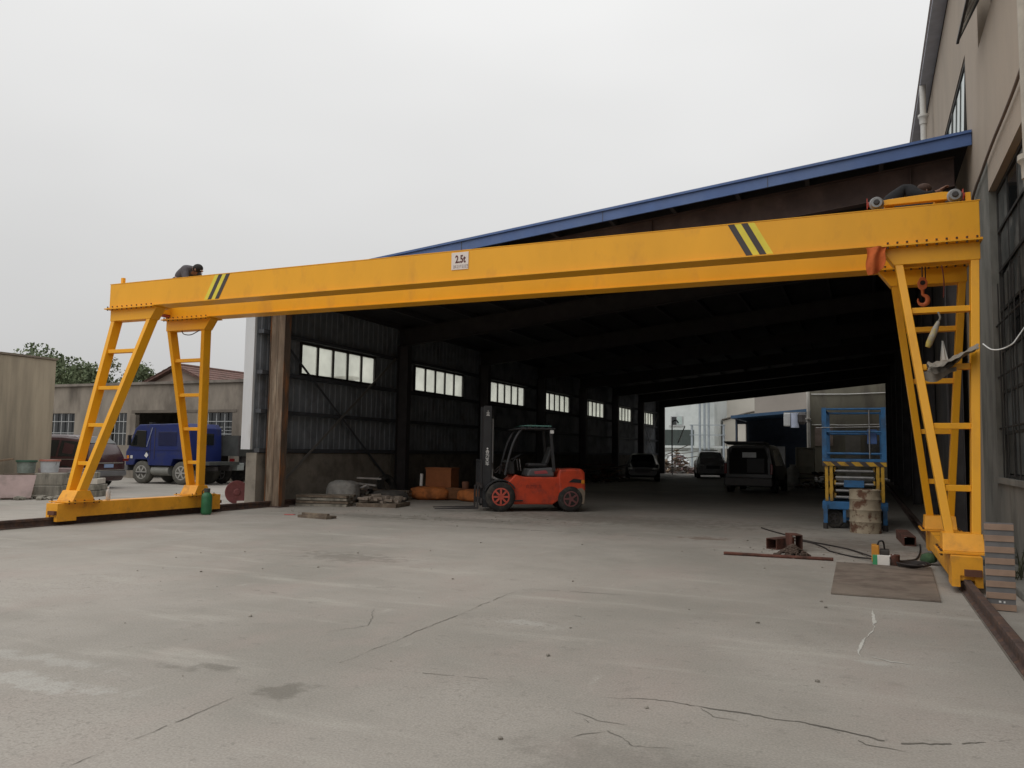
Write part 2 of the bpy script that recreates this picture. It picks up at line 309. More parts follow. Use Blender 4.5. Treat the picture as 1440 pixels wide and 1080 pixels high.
def TM(name, label, cat, mb, mat, loc=(0, 0, 0), rz=0, group=None, bevel=0, smooth=None, kind=None):   # a thing that is one mesh
    o = bpy.data.objects.new(name, mesh_of(name, mb, mat, smooth)); C.objects.link(o); o.location = loc; o.rotation_euler = (0, 0, rz); ROOT[o.name] = (Vector(loc), rz)
    if bevel:
        b = o.modifiers.new('bevel', 'BEVEL'); b.width = bevel; b.segments = 2; b.limit_method = 'ANGLE'; b.angle_limit = R_(40)
    return tag(o, label, cat, group, kind)
def text_mb(s, size, thick=.002, spacing=1.0, bold=0.):
    cu = bpy.data.curves.new('t', 'FONT'); cu.body = s; cu.size = size; cu.extrude = thick; cu.align_x = 'CENTER'; cu.align_y = 'CENTER'; cu.space_character = spacing; cu.offset = bold; cu.resolution_u = 3
    o = bpy.data.objects.new('t', cu); C.objects.link(o); dg = bpy.context.evaluated_depsgraph_get(); me = bpy.data.meshes.new_from_object(o.evaluated_get(dg))
    mb = MB(); mb.add([tuple(v.co) for v in me.vertices], [tuple(p.vertices) for p in me.polygons]); bpy.data.objects.remove(o); return mb
FACE_Y = Matrix.Rotation(math.pi/2, 4, 'X')      # text that reads when looked at along +Y

# ================================================================== SETTING
gr = MB().add([(-400, -150, 0), (400, -150, 0), (400, 600, 0), (-400, 600, 0)], [(0, 1, 2, 3)])
ground = bpy.data.objects.new('ground', mesh_of('ground', gr, ground_material())); C.objects.link(ground)
tag(ground, 'grey cracked concrete yard running into the open shed', kind='structure')
def ribbon(pts, wd, seed, jag=.02, seg=.028, z=.003, gaps=.0):
    rd = random.Random(seed); o = []
    P_ = [Vector((x, y, 0)) for x, y in pts]; drift = 0
    for a, b in zip(P_, P_[1:]):
        n = max(2, int((b-a).length/seg)); pe = Vector((-(b-a).y, (b-a).x, 0)).normalized()
        for i in range(n):
            drift = drift*.86+rd.uniform(-jag, jag)*.55
            o.append(a.lerp(b, i/n)+pe*(drift+rd.uniform(-jag, jag)*.12))
    o.append(P_[-1]+Vector((drift, drift, 0))); V = []; F = []; n = len(o); wv = .6
    for i, p in enumerate(o):
        d = (o[min(i+1, n-1)]-o[max(i-1, 0)]); pe = Vector((-d.y, d.x, 0)).normalized()
        wv = min(1, max(.12, wv+rd.uniform(-.22, .22))); ww = wd*wv*min(1, .1+4*min(i, n-1-i)/n)
        V += [(p.x+pe.x*ww, p.y+pe.y*ww, z), (p.x-pe.x*ww, p.y-pe.y*ww, z)]
    cut = 0
    for i in range(n-1):
        if cut > 0: cut -= 1; continue
        if rd.random() < gaps: cut = rd.randint(1, 4); continue
        F.append((2*i, 2*i+1, 2*i+3, 2*i+2))
    return MB().add(V, F)
def gchild(name, mb, m):
    o = bpy.data.objects.new(name, mesh_of(name, mb, m)); C.objects.link(o); o.parent = ground; return o
for i, (pts, wd, jag) in enumerate((
    ([(-3.38, 2.4), (-3.42, 2.72), (-3.45, 3.16), (-3.46, 3.75), (-3.5, 4.1)], .008, .01),
    ([(-3.4, 4.5), (-3.39, 5.56), (-3.43, 6.45), (-3.44, 7.2), (-3.44, 8.05)], .008, .012),
    ([(-3.5, 4.79), (-3.23, 4.78), (-2.92, 4.8), (-2.61, 4.84), (-2.32, 4.89), (-2.06, 4.67)], .006, .012),
    ([(-1.51, 4.87), (-1.2, 4.95), (-.92, 4.93), (-.61, 4.9), (-.34, 4.9), (-.15, 4.88), (.09, 4.78), (.29, 4.86), (.75, 5.14)], .013, .02),
    ([(-.92, 4.94), (-.82, 4.8), (-.66, 4.78)], .005, .012), ([(-.2, 4.86), (-.02, 4.7), (.2, 4.68)], .006, .012),
    ([(-1.48, 4.42), (-1.27, 4.29), (-1.11, 4.14), (-.89, 4.19)], .014, .02), ([(-1.3, 4.3), (-1.42, 4.13)], .008, .015), ([(-1.6, 4.55), (-1.4, 4.45), (-1.2, 4.46)], .005, .012),
    ([(-.8, 4.15), (-.62, 4.1), (-.45, 4.14)], .008, .015), ([(-3.6, 8.2), (-3.21, 8.24), (-2.19, 8.4)], .007, .012), ([(.5, 8.95), (.95, 8.84)], .008, .01),
    ([(-8.5, 14.25), (-6.24, 14.28), (-4.67, 14.33), (-2.95, 14.27)], .02, .03), ([(-6.81, 8.35), (-6.16, 8.36)], .012, .03), ([(-6.5, 8.5), (-6.0, 8.62)], .008, .03), ([(-5.95, 6.74), (-5.55, 6.71)], .008, .02),
    ([(-6.9, 9.6), (-6.2, 9.75)], .01, .03), ([(-2.6, 7.2), (-2.3, 7.0)], .007, .02), ([(-4.1, 5.4), (-3.9, 5.9), (-4.3, 6.6)], .004, .02))):
    gchild('crack', ribbon(pts, wd*.72, i, jag*1.15, gaps=.06), crack_m)
gchild('chalk_mark', ribbon([(.05, 8.78), (.045, 8.3), (.05, 7.75), (-.02, 7.3), (-.05, 6.95), (-.06, 6.62)], .018, 50, .012), chalk_m)
gchild('chalk_mark', ribbon([(.02, 6.75), (.15, 6.62), (.28, 6.6)], .012, 51, .02), chalk_m)
rd = random.Random(3); mb = MB()
for i in range(190):
    x, y = rd.choice(((rd.uniform(-9, .7), rd.uniform(3.6, 15)), (rd.gauss(-.7, .7), rd.gauss(13.5, .9)), (rd.gauss(-9.5, 2), rd.gauss(15.8, .7))))
    r = rd.uniform(.006, .022); mb.rock((x, y, r*.35), r, rd)
TM('gravel', 'small loose stones scattered over the concrete yard', None, mb, M('pebble', (.24, .22, .19), .9, var=.3, vsc=5), kind='stuff')

# ---- crane rails
def rail(label, x, y0, y1):
    prof = [(-.045, 0), (.045, 0), (.045, .014), (.014, .03), (.014, .10), (.036, .112), (.036, .15), (.028, .156), (-.028, .156), (-.036, .15), (-.036, .112), (-.014, .10), (-.014, .03), (-.045, .014)]
    t = T('crane_rail', label, 'rail', (x, y0, 0), 0, 'rails under the gantry crane')
    y = 0; L_ = y1-y0
    while y < L_-.01:
        e = min(y+6, L_); P('rail_length', MB().prism(prof, 'y', y+.004, e-.004), rust, t); y = e
    P('grout_strip', MB().box(-.06, 0, .001, .06, L_, .006), M('grout', (.15, .13, .11), .95, var=.3, vsc=4), t)
RLX, RRX = -13.75, 1.02
rail('long rusty steel rail crossing the yard under the left crane legs', RLX, -3, 58)
rail('rusty steel rail beside the factory wall under the right crane legs', RRX, 1.0, 58)

# ================================================================== SHED
def rz_(X): return 7.215+.1014*(X-1.9)          # top of the roof at X
SY0, SY1, BAY, C0 = 15.75, 59.3, 6.12, 16.35
shed = T('steel_shed', 'long open-fronted steel shed with blue roof edge and dark inside', 'shed', (-6.2, 16, 0))
XW = -14.2
def corrug(y0, y1, z0, z1, x, inward=.016, pitch=.27):
    V = []; F = []; ys = []; y = y0
    while y < y1: ys += [(y, 0), (y+pitch*.42, 0), (y+pitch*.52, 1), (y+pitch*.9, 1)]; y += pitch
    ys = [q for q in ys if q[0] < y1]+[(y1, 0)]
    for yy, k in ys: V += [(x+k*inward, yy, z0), (x+k*inward, yy, z1)]
    for i in range(len(ys)-1): F.append((2*i, 2*i+2, 2*i+3, 2*i+1))
    n = len(V); V += [(a-.004, b, c) for a, b, c in V]; F += [tuple(j+n for j in reversed(f)) for f in F]
    return MB().add(V, F)
WY0, WW, WZ0, WZ1 = 17.71, 3.70, 3.50, 4.40
for k in range(7):
    a = C0-.2+k*BAY if k else 16.02; b = C0-.2+(k+1)*BAY-.01+(.3 if k == 6 else 0); wy = WY0+k*BAY
    for (y0, y1, z0, z1) in ((a, b, 1.30, WZ0), (a, b, WZ1, 5.72), (a, wy, WZ0-.02, WZ1+.02), (wy+WW, b, WZ0-.02, WZ1+.02)):
        PW('wall_panel', corrug(y0, y1+.03, z0, z1, XW-(.006 if abs(z1-z0) < 1 else 0)-(.003 if k % 2 else 0)), sheet_in, shed)
    for z in (1.42, 2.42, 3.42, 4.47):
        PW('girt', MB().box(XW+.025, a, z-.05, XW+.2, b, z+.05), girt_m, shed)
    win = PW('window', MB().box(XW-.02, wy, WZ0, XW+.06, wy+WW, WZ0+.05).box(XW-.02, wy, WZ1-.05, XW+.06, wy+WW, WZ1).box(XW-.02, wy, WZ0+.05, XW+.06, wy+.05, WZ1-.05).box(XW-.02, wy+WW-.05, WZ0+.05, XW+.06, wy+WW, WZ1-.05), frame_dk, shed)
    pw = (WW-.1)/5
    for j in range(5):
        y0 = wy+.05+j*pw
        if j: PW('mullion', MB().box(XW-.015, y0-.03, WZ0+.052, XW+.055, y0+.03, WZ1-.052), frame_dk, win)
        PW('pane', MB().box(XW+.01, y0+.031, WZ0+.053, XW+.014, y0+pw-.031, WZ1-.053), frost, win)
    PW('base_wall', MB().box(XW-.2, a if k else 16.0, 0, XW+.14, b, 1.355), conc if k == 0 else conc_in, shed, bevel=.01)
PW('end_trim', MB().box(XW-.1, 59.2, 0, -13.75, 59.28, 5.7), sheet_in, shed)
PW('corner_trim', MB().box(XW-.32, 15.93, 1.44, XW-.02, 16.01, 5.75).box(XW-.32, 16.012, 1.44, XW-.28, 16.5, 5.75), white_trim, shed)
def hcol(x0, x1, y, z1, web, fl, z0=0, name='column'):
    c = PW(name, MB().box(x0+.014, y-.006, z0, x1-.014, y+.006, z1), web, shed)
    for xa in (x0, x1-.014): PW('flange', MB().box(xa, y-.12, z0, xa+.014, y+.12, z1), fl, c)
    return c
c0 = hcol(-13.92, -13.46, 16.3, 5.15, rustcol, rustor)
PW('base_plate', MB().box(-14.0, 16.1, .007, -13.38, 16.5, .03), rust, c0)
PW('cover_board', MB().box(-13.90, 16.2, .03, -13.69, 16.225, 4.95), rustcol, c0); PW('cover_board', MB().box(-13.685, 16.205, .03, -13.49, 16.228, 5.0), rustcol, c0)
for k in range(1, 8): hcol(-13.95, -13.55, C0+k*BAY, rz_(-13.7)-.75, steel_dk, steel_dk)
for k in range(0, 8):
    y = C0+k*BAY
    def line(x, d): return (x, rz_(x)-.2-d)
    xs = (-13.95, 1.62)
    r = PW('rafter', MB().prism([line(xs[0], .012), line(xs[1], .012), line(xs[1], .54), line(xs[0], .54)], 'y', y-.005, y+.005), rafter_m if k == 0 else rafter_shaded, shed)
    for d in (0, .54): PW('flange', MB().prism([line(xs[0], d), line(xs[1], d), line(xs[1], d+.012), line(xs[0], d+.012)], 'y', y-.11, y+.11), rafter_m if k == 0 else rafter_shaded, r)
    hcol(1.40, 1.64, y, rz_(1.5)-.75, steel_dk, steel_dk)
    if k: continue
    for x in (-9, -4, .9): PW('stiffener', MB().box(x-.005, y-.1, line(x, .53)[1], x+.005, y+.1, line(x, .02)[1]), rafter_m, r)
x = -13.9
while x < 1.7:
    PW('purlin', MB().prism([(x-.04, rz_(x)-.195), (x+.04, rz_(x)-.195), (x+.04, rz_(x)-.05), (x-.04, rz_(x)-.05)], 'y', SY0+.1, SY1), purlin_m, shed); x += 1.3
# roof sheets, one per 2 m strip
x = -14.7; k = 0
while x < 1.845:
    e = min(x+1.839, 1.849)
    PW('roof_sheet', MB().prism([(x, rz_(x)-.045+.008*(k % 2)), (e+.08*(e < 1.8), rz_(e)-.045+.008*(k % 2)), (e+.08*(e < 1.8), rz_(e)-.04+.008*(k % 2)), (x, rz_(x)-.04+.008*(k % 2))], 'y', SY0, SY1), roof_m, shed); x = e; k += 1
fa = PW('fascia', MB().prism([(-14.75, rz_(-14.75)-.23), (1.84, rz_(1.84)-.23), (1.84, rz_(1.84)-.02), (-14.75, rz_(-14.75)-.02)], 'y', SY0-.05, SY0-.005), fascia_m, shed)
PW('fascia_lip', MB().prism([(-14.78, rz_(-14.78)-.018), (1.84, rz_(1.84)-.018), (1.84, rz_(1.84)+.03), (-14.78, rz_(-14.78)+.03)], 'y', SY0-.09, SY0+.25), fascia_m, fa)
for x in (-11.5, -8.2, -4.9, -1.6): PW('seam', MB().prism([(x, rz_(x)-.232), (x+.012, rz_(x)-.232), (x+.012, rz_(x)-.02), (x, rz_(x)-.02)], 'y', SY0-.056, SY0-.0505), girt_m, fa)
PW('eave_trim', MB().box(-14.82, SY0-.05, rz_(-14.7)-.25, -14.76, SY1, rz_(-14.7)+.02), fascia_m, shed)
# cross braces in the first and the last bay
for k in (0, 6):
    y0, y1 = C0+k*BAY+.2, C0+(k+1)*BAY-.2
    PW('brace', MB().bar((-13.97, y0, 4.45), (-13.97, y1, .35), .012, .07), girt_m, shed)
    PW('brace', MB().bar((-13.95, y0, .35), (-13.95, y1, 4.45), .012, .07), M('galvanised', (.2, .19, .18), .6, .3), shed)
# dark corrugated lining along the factory side
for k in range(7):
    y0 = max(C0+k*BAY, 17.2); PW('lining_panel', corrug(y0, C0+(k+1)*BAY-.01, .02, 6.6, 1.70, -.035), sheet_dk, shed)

# ================================================================== FACTORY on the right
FX = 1.85
fac = T('factory_building', 'tall beige rendered factory with steel windows along the right edge', 'building', (FX, 16, 0))
def wallbox(y0, y1, z0, z1, m, name='wall_section'): return PW(name, MB().box(FX, y0, z0, FX+.3, y1, z1), m, fac)
BW0, BW1, BZ0, BZ1 = 4.6, 14.05, 1.2, 5.62          # big steel window
UW0, UW1, UZ0, UZ1 = 16.35, 24.0, 7.3, 8.92          # upper window far
UA0, UA1, UB0, UB1 = 10.6, 14.6, 8.2, 9.75          # upper window near
wallbox(1.5, BW0, 0, 11.3, render_w); wallbox(BW0, BW1, 0, BZ0-.002, render_lo); wallbox(BW0, BW1, BZ1, UB0, render_w)
wallbox(BW1, 15.65, 0, 6.2, render_lo); wallbox(BW1, 15.65, 6.2, UB0, render_w)
wallbox(BW0, UA0, UB0, 11.3, render_w); wallbox(UA0, UA1, UB1, 11.3, render_w); wallbox(UA1, UW0, UB0, 11.3, render_w)
wallbox(15.65, UW0, 0, UB0, render_w); wallbox(UW0, UW1, 0, UZ0, render_w); wallbox(UW0, UW1, UZ1, 11.3, render_w); wallbox(UW1, 60, 0, 11.3, render_w)
PW('back_wall', MB().box(FX+7.7, 1.5, 0, FX+8, 60, 11.3), render_w, fac); PW('gable_wall', MB().box(FX+.3, 1.5, 0, FX+7.7, 1.8, 11.3), render_w, fac); PW('gable_wall', MB().box(FX+.3, 59.7, 0, FX+7.7, 60, 11.3), render_w, fac)
PW('inner_floor', MB().box(FX+.3, 1.8, 6.1, FX+7.7, 59.7, 6.25), conc_in, fac)
PW('roof', MB().prism([(FX-.3, 11.52), (FX+4, 12.9), (FX+8.3, 11.52), (FX+8.3, 11.42), (FX-.3, 11.42)], 'y', 1.2, 60.3), M('factory_roof', (.14, .11, .1), .8), fac)
gt = PW('gutter', MB().prism([(FX-.29, 11.36), (FX-.005, 11.36), (FX-.005, 11.39), (FX-.26, 11.39), (FX-.26, 11.54), (FX-.29, 11.54)], 'y', 1.3, 60.2), M('gutter_blue_grey', (.52, .55, .63), .6), fac)
PW('gutter_rim', MB().box(FX-.31, 1.3, 11.545, FX-.262, 60.2, 11.575), M('rim_brown', (.15, .12, .11), .8), gt)
# big window
bw = PW('window', MB().box(FX+.10, BW0, BZ0+.001, FX+.16, BW1, BZ0+.06).box(FX+.10, BW0, BZ1-.06, FX+.16, BW1, BZ1).box(FX+.10, BW1-.06, BZ0+.06, FX+.16, BW1, BZ1-.06).box(FX+.10, BW0, BZ0+.06, FX+.16, BW0+.06, BZ1-.06), frame_dk, fac, label='tall rusty steel-framed window with many small dusty panes')
PW('sill', MB().box(FX-.06, BW0, BZ0-.06, FX-.001, BW1+.05, BZ0+.02), render_lo, fac)
rd = random.Random(11); ncol, nrow = 11, 7; cw = (BW1-BW0-.12)/ncol; rh = (BZ1-BZ0-.12)/nrow
for i in range(1, ncol): y = BW0+.06+i*cw; PW('glazing_bar', MB().box(FX+.105, y-.018, BZ0+.06, FX+.15, y+.018, BZ1-.06), frame_dk, bw)
for j in range(1, nrow): z = BZ0+.06+j*rh; PW('glazing_bar', MB().box(FX+.09, BW0+.06, z-.02, FX+.104, BW1-.06, z+.02), frame_dk, bw)
for i in range(ncol):
    for j in range(nrow):
        y = BW0+.06+i*cw; z = BZ0+.06+j*rh
        if rd.random() < .06: continue
        t = rd.uniform(-.012, .012)
        m = rd.choice((glass_d, glass_d, glass_d, glass_k))
        PW('pane', MB().hexa([(FX+.12+t, y+.018, z+.02), (FX+.12-t, y+cw-.018, z+.02), (FX+.12-t, y+cw-.018, z+rh-.02), (FX+.12+t, y+.018, z+rh-.02)], [(FX+.124+t, y+.018, z+.02), (FX+.124-t, y+cw-.018, z+.02), (FX+.124-t, y+cw-.018, z+rh-.02), (FX+.124+t, y+.018, z+rh-.02)]), m, bw)
# guard bars in front of the lower half
for z in (1.95, 2.72, 3.5): PW('guard_bar', MB().cyl((FX+.045, BW0+.01, z), (FX+.045, BW1-.01, z), .016, n=8), frame_dk, bw)
for y in [BW1-.35-.45*i for i in range(12)]: PW('guard_bar', MB().cyl((FX+.03, y, BZ0+.02), (FX+.03, y, 4.1), .01, n=6), frame_dk, bw)
# upper windows with tilted sashes
def sash(y0, y1, zt, hgt, out, n, win):
    s = PW('sash', MB().bar((FX+.02, y0, zt), (FX+.02, y1, zt), .04, .04).bar((FX+.02-out, y0, zt-hgt), (FX+.02-out, y1, zt-hgt), .04, .04).bar((FX+.02, y0+.02, zt-.02), (FX+.02-out, y0+.02, zt-hgt+.02), .04, .04).bar((FX+.02, y1-.02, zt-.02), (FX+.02-out, y1-.02, zt-hgt+.02), .04, .04), frame_dk, win)
    for i in range(n):
        a, b = y0+.04+(y1-y0-.08)*i/n+.012, y0+.04+(y1-y0-.08)*(i+1)/n-.012
        f0, f1 = .06, .94
        q = [(FX+.02-out*f0, a, zt-hgt*f0), (FX+.02-out*f0, b, zt-hgt*f0), (FX+.02-out*f1, b, zt-hgt*f1), (FX+.02-out*f1, a, zt-hgt*f1)]
        PW('pane', MB().hexa(q, [(x+.005, y, z+.002) for x, y, z in q]), glass_sky, s)
        if i: PW('glazing_bar', MB().bar((FX+.015-out*.04, a-.012, zt-hgt*.04), (FX+.015-out*.96, a-.012, zt-hgt*.96), .022, .022), frame_dk, s)
uw = PW('window', MB().box(FX+.2, UW0, UZ0+.002, FX+.24, UW1, UZ1-.002), M('window_dark_inside', (.02, .02, .02), .6), fac)
for i in range(3): sash(UW0+.03+i*2.42, UW0+2.42+i*2.42, UZ1-.12, 1.4, .05, 3, uw)
ua = PW('window', MB().box(FX+.2, UA0, UB0+.002, FX+.24, UA1, UB1-.002), M('window_dark_inside', (.02, .02, .02), .6), fac)
for i in range(2): sash(UA0+.1+i*1.95, UA0+1.9+i*1.95, UB1-.75, .72, .33, 4, ua)

def pipe_thing(label, x, y, z0, z1, r, collars, m=pvc):
    t = T('drainpipe', label, 'pipe', (x, y, z0)); P('pipe', MB().cyl((0, 0, 0), (0, 0, z1-z0), r), m, t, smooth=40)
    for z in collars: P('collar', MB().lathe((0, 0, z-z0), (0, 0, 1), [(-.1, r*1.02), (-.1, r*1.25), (.06, r*1.3), (.1, r*1.75), (.16, r*1.7), (.16, r*1.02)]), m, t, smooth=40)
    for z in (z0+.8, (z0+z1)/2): P('bracket', MB().box(-r*1.1, -r*1.3, z-z0-.02, r*2, r*1.3, z-z0+.02), steel_gr, t)
    return t
pipe_thing('white plastic downpipe under the blue-grey gutter running down past the blue roof', 1.62, 23.2, 0, 11.36, .075, (10.4, 3.2))
pipe_thing('pale drainpipe with flared collar at the edge of the tall steel window', 1.72, 9.95, 0.01, 9.5, .075, (4.62,), M('pvc_cream', (.42, .38, .32), .6, var=.15, vsc=5))
cb = spline([(1.80, 9.0, 6.35), (1.80, 10.74, 6.12), (1.80, 11.85, 6.07), (1.80, 12.97, 6.07), (1.80, 14.09, 6.03), (1.80, 15.6, 5.9), (1.80, 15.9, 5.2)])
TM('wall_cable', 'brown cable sagging along the beige wall above the tall window', 'cable', MB().tube(cb, .022), cable_w, smooth=60)

# ================================================================== GANTRY CRANE
cr = T('gantry_crane', 'yellow double-girder gantry crane spanning the yard in front of the shed', 'gantry crane', ((RLX+RRX)/2, 12.2, 0))
GX0, GX1, GZ0, GZ1, GW = -14.0, 1.40, 4.27, 4.75, .30
GN, GF = 11.43, 12.86         # front faces of the near and the far girder
def bolts(rows, ax='z', r=.013, h=.022):
    mb = MB()
    for p in rows:
        d = {'z': (0, 0, h), 'y': (0, -h, 0), 'x': (h, 0, 0)}[ax]
        mb.cyl(p, Vector(p)+Vector(d), r, n=6)
    return mb
for k, gy in enumerate((GN, GF)):
    g = PW('girder', MB().box(GX0, gy, GZ0, GX1, gy+GW, GZ1), yellow, cr, bevel=.006)
    PW('bottom_flange', MB().box(GX0-.02, gy-.045, GZ0-.016, GX1+.02, gy+GW+.045, GZ0-.001), yellow, g)
    PW('top_flange', MB().box(GX0-.01, gy-.004, GZ1+.001, GX1+.01, gy+GW+.004, GZ1+.013), yellow, g)
    PW('trolley_rail', MB().box(GX0+.3, gy+GW/2-.02, GZ1+.0135, GX1-.06, gy+GW/2+.02, GZ1+.045), rust, g)
    for x0, x1 in ((GX0-.06, GX0+1.28), (GX1-1.14, GX1+.02)):
        PW('flange_plate', MB().box(x0, gy-.075, GZ0-.036, x1, gy+GW+.075, GZ0-.0165), yellow, g)
        n = 10; xs = [x0+.08+(x1-x0-.14)*i/(n-1) for i in range(n)]
        PW('bolt_row', bolts([(x, gy-.055, GZ0-.0005) for x in xs]+[(x, gy-.055, GZ0-.062) for x in xs]), bolt_m, g, kind='stuff')
for x0 in (GX0+.02, GX1-.16):
    PW('end_tie', MB().box(x0, GN+GW+.001, GZ0+.08, x0+.14, GF-.001, GZ1-.12), yellow, cr)
    PW('stop_post', MB().box(x0+.02 if x0 > 0 else x0+.16, GN+.09, GZ1+.014, x0+.08 if x0 > 0 else x0+.22, GN+.15, GZ1+.15), yellow, cr)
# hazard stripes on the near girder face
def par(xb, xt, wd, y=GN): return MB().prism([(xb, GZ0+.012), (xb+wd, GZ0+.012), (xt+wd, GZ1-.004), (xt, GZ1-.004)], 'y', y-.004, y-.0008)
for xb, xt, seq in ((-11.47, -11.22, (stripe_y, stripe_k, stripe_y, stripe_k)), (-1.46, -1.71, (stripe_k, stripe_y, stripe_k, stripe_y))):
    for i, m in enumerate(seq): PW('hazard_stripe', par(xb+i*.092, xt+i*.092, .089), m, cr)
# load plate
lp = PW('load_plate', MB().box(-6.14, GN-.012, GZ0+.17, -5.83, GN-.001, GZ0+.455), M('plate_white', (.72, .64, .58), .5, var=.05), cr, label='white load plate with dark red figures')
tb = text_mb('2.5t', .155, .002, 1.0, .004).xf(Matrix.Translation((-5.975, GN-.0145, GZ0+.335)) @ FACE_Y @ Matrix.Diagonal((.78, 1.12, 1, 1)))
PW('figures', tb, M('plate_print', (.10, .02, .018), .5), lp)
rd = random.Random(5); mb = MB()
for i in range(9):
    x = -6.1+i*.031
    for j in range(4):
        if rd.random() < .8: mb.box(x, GN-.0145, GZ0+.19+j*.016, x+rd.uniform(.012, .022), GN-.0121, GZ0+.196+j*.016)
    mb.box(x+.01, GN-.0143, GZ0+.19, x+.014, GN-.0121, GZ0+.245)
PW('fine_print', mb, M('print_mauve', (.22, .16, .17), .5), lp, kind='stuff')
# leg frames
def frame(side, far):
    s = -1 if side < 0 else 1
    xo = GX0+.06 if s < 0 else GX1-.06           # outer leg centre at the top
    xi = GX0+1.05 if s < 0 else GX1-.93          # inner leg centre at the top
    cx = RLX if s < 0 else RRX
    bo, bi = cx+s*.145, cx-s*.125                # foot centres
    yt = (GN if not far else GF)+GW/2; yb = 10.74 if not far else 13.72
    zt, zb = 4.02, .60
    lw, ld = .095, .18
    def at(z, outer):
        t = (z-zb)/(zt-zb); return (bo if outer else bi)+((xo if outer else xi)-(bo if outer else bi))*t, yb+(yt-yb)*t
    nm = 'leg_frame'
    # saddle beam under the girder: trapezoid
    x0, x1 = sorted((xo+s*.06, xi-s*.06)); top0, top1 = (x0, x1+.16) if s < 0 else (x0-.16, x1)
    f = PW('saddle_beam', MB().prism([(x0+.001, zt-.015), (x1-.001, zt-.015), (top1, GZ0-.037), (top0, GZ0-.037)], 'y', yt-.115, yt+.115), yellow, cr, bevel=.006)
    for outer in (True, False):
        (xa, ya), (xb, yb_) = at(zb-.16, outer), at(zt+.02 if outer else zt+.02, outer)
        q = [(xa-lw/2, ya-ld/2, zb-.16), (xa+lw/2, ya-ld/2, zb-.16), (xa+lw/2, ya+ld/2, zb-.16), (xa-lw/2, ya+ld/2, zb-.16)]
        r = [(xb-lw/2, yb_-ld/2-.012, zt+.02), (xb+lw/2, yb_-ld/2-.012, zt+.02), (xb+lw/2, yb_+ld/2+.012, zt+.02), (xb-lw/2, yb_+ld/2+.012, zt+.02)]
        PW('leg', MB().hexa(q, r), yellow, cr, bevel=.006)
    for z in (3.37, 2.62, 1.88, 1.14):
        (xa, ya), (xb, _) = at(z, True), at(z, False); a, b = sorted((xa, xb))
        PW('rung', MB().box(a+lw/2+.001, ya-.065, z-.036, b-lw/2-.001, ya+.065, z+.036), yellow, cr, bevel=.005)
    # foot box and plate
    fb = PW('foot', MB().hexa([(cx-.215, yb-.24, .437), (cx+.215, yb-.24, .437), (cx+.215, yb+.24, .437), (cx-.215, yb+.24, .437)], [(cx-.205, yb-.135, zb+.03), (cx+.205, yb-.135, zb+.03), (cx+.205, yb+.135, zb+.03), (cx-.205, yb+.135, zb+.03)]), yellow_dirty, cr, bevel=.006)
    PW('foot_plate', MB().box(cx-.27, yb-.36, .416, cx+.27, yb+.36, .436), yellow_dirty, fb)
    PW('bolt_row', bolts([(cx+i*.235, yb+j, .4365) for i in (-1, 1) for j in (-.32, -.2, 0, .2, .32)]+[(cx+i*.235, yb+j, .39) for i in (-1, 1) for j in (-.32, -.2, 0, .2, .32)]), bolt_m, fb, kind='stuff')
for s in (-1, 1):
    for far in (False, True): frame(s, far)
# end carriages on the rails
for s, cx, name in ((-1, RLX, 'left'), (1, RRX, 'right')):
    y0, y1 = 10.28, 14.3
    c = PW('end_carriage', MB().box(cx-.15, y0, .14, cx+.15, y1, .41), yellow_dirty, cr, bevel=.008)
    for y in (y0, y1-.34):
        PW('wheel_housing', MB().box(cx-.152, y-.03, .075, cx-.07, y+.37, .405).box(cx+.07, y-.03, .075, cx+.152, y+.37, .405).box(cx-.07, y-.03, .2, cx+.07, y-.012, .405).box(cx-.07, y+.352, .2, cx+.07, y+.37, .405), yellow_dirty, c)
        w_ = PW('wheel', MB().lathe((cx-.06, y+.17, .235), (1, 0, 0), [(0, .05), (0, .14), (.02, .14), (.021, .12), (.099, .12), (.1, .14), (.12, .14), (.12, .05)]), rust, c, smooth=40)
    for y, d in ((y0-.03, -1), (y1+.03, 1)):
        PW('buffer', MB().box(cx-.03, min(y, y+d*.06), .20, cx+.14, max(y, y+d*.06), .27), M('buffer_rust', (.12, .05, .03), .8), c)
PW('junction_box', MB().box(GX0+.02, GF-.13, GZ0+.03, GX0+.14, GF-.002, GZ0+.16), M('box_red', (.35, .07, .04), .6), cr)
PW('cable_loop', MB().tube(spline([(GX0+.4, GF+.1, 4.0), (GX0+.52, GF+.05, 3.92), (GX0+.72, GF+.05, 3.9), (GX0+.9, GF+.1, 3.99)]), .01, 6), cable_m, cr)

# hoist trolley on top of the girders
tr = T('hoist_trolley', 'hoist trolley with grey wheels and red buffers on the crane girders', 'hoist trolley', (.68, 12.3, GZ1+.045))
for gy in (GN, GF):
    yc = gy+GW/2
    b = PW('side_beam', MB().prism([(.18, GZ1+.09), (1.18, GZ1+.09), (1.18, GZ1+.17), (1.0, GZ1+.195), (.36, GZ1+.165), (.18, GZ1+.14)], 'y', yc-.045, yc+.045), yellow, tr, bevel=.005)
    for x in (.22, 1.14):
        wh = PW('wheel', MB().lathe((x, yc-.065, GZ1+.12), (0, 1, 0), [(-.06, .02), (-.06, .068), (-.045, .076), (-.03, .074), (0, .072), (.015, .092), (.04, .092), (.04, .02)], 24), steel_gr, tr, smooth=35)
        PW('hub', MB().lathe((x, yc-.065, GZ1+.12), (0, 1, 0), [(-.085, .012), (-.085, .03), (-.062, .04), (-.0605, .04)], 12), steel_dk, wh)
    for x, d in ((.13, -1), (1.26, 1)):
        PW('buffer', MB().cyl((x-d*.04, yc, GZ1+.13), (x+d*.03, yc, GZ1+.13), .035, n=12).box(x-.03, yc-.06, GZ1+.06, x-.02, yc+.06, GZ1+.2), M('buffer_red', (.45, .06, .04), .5), tr)
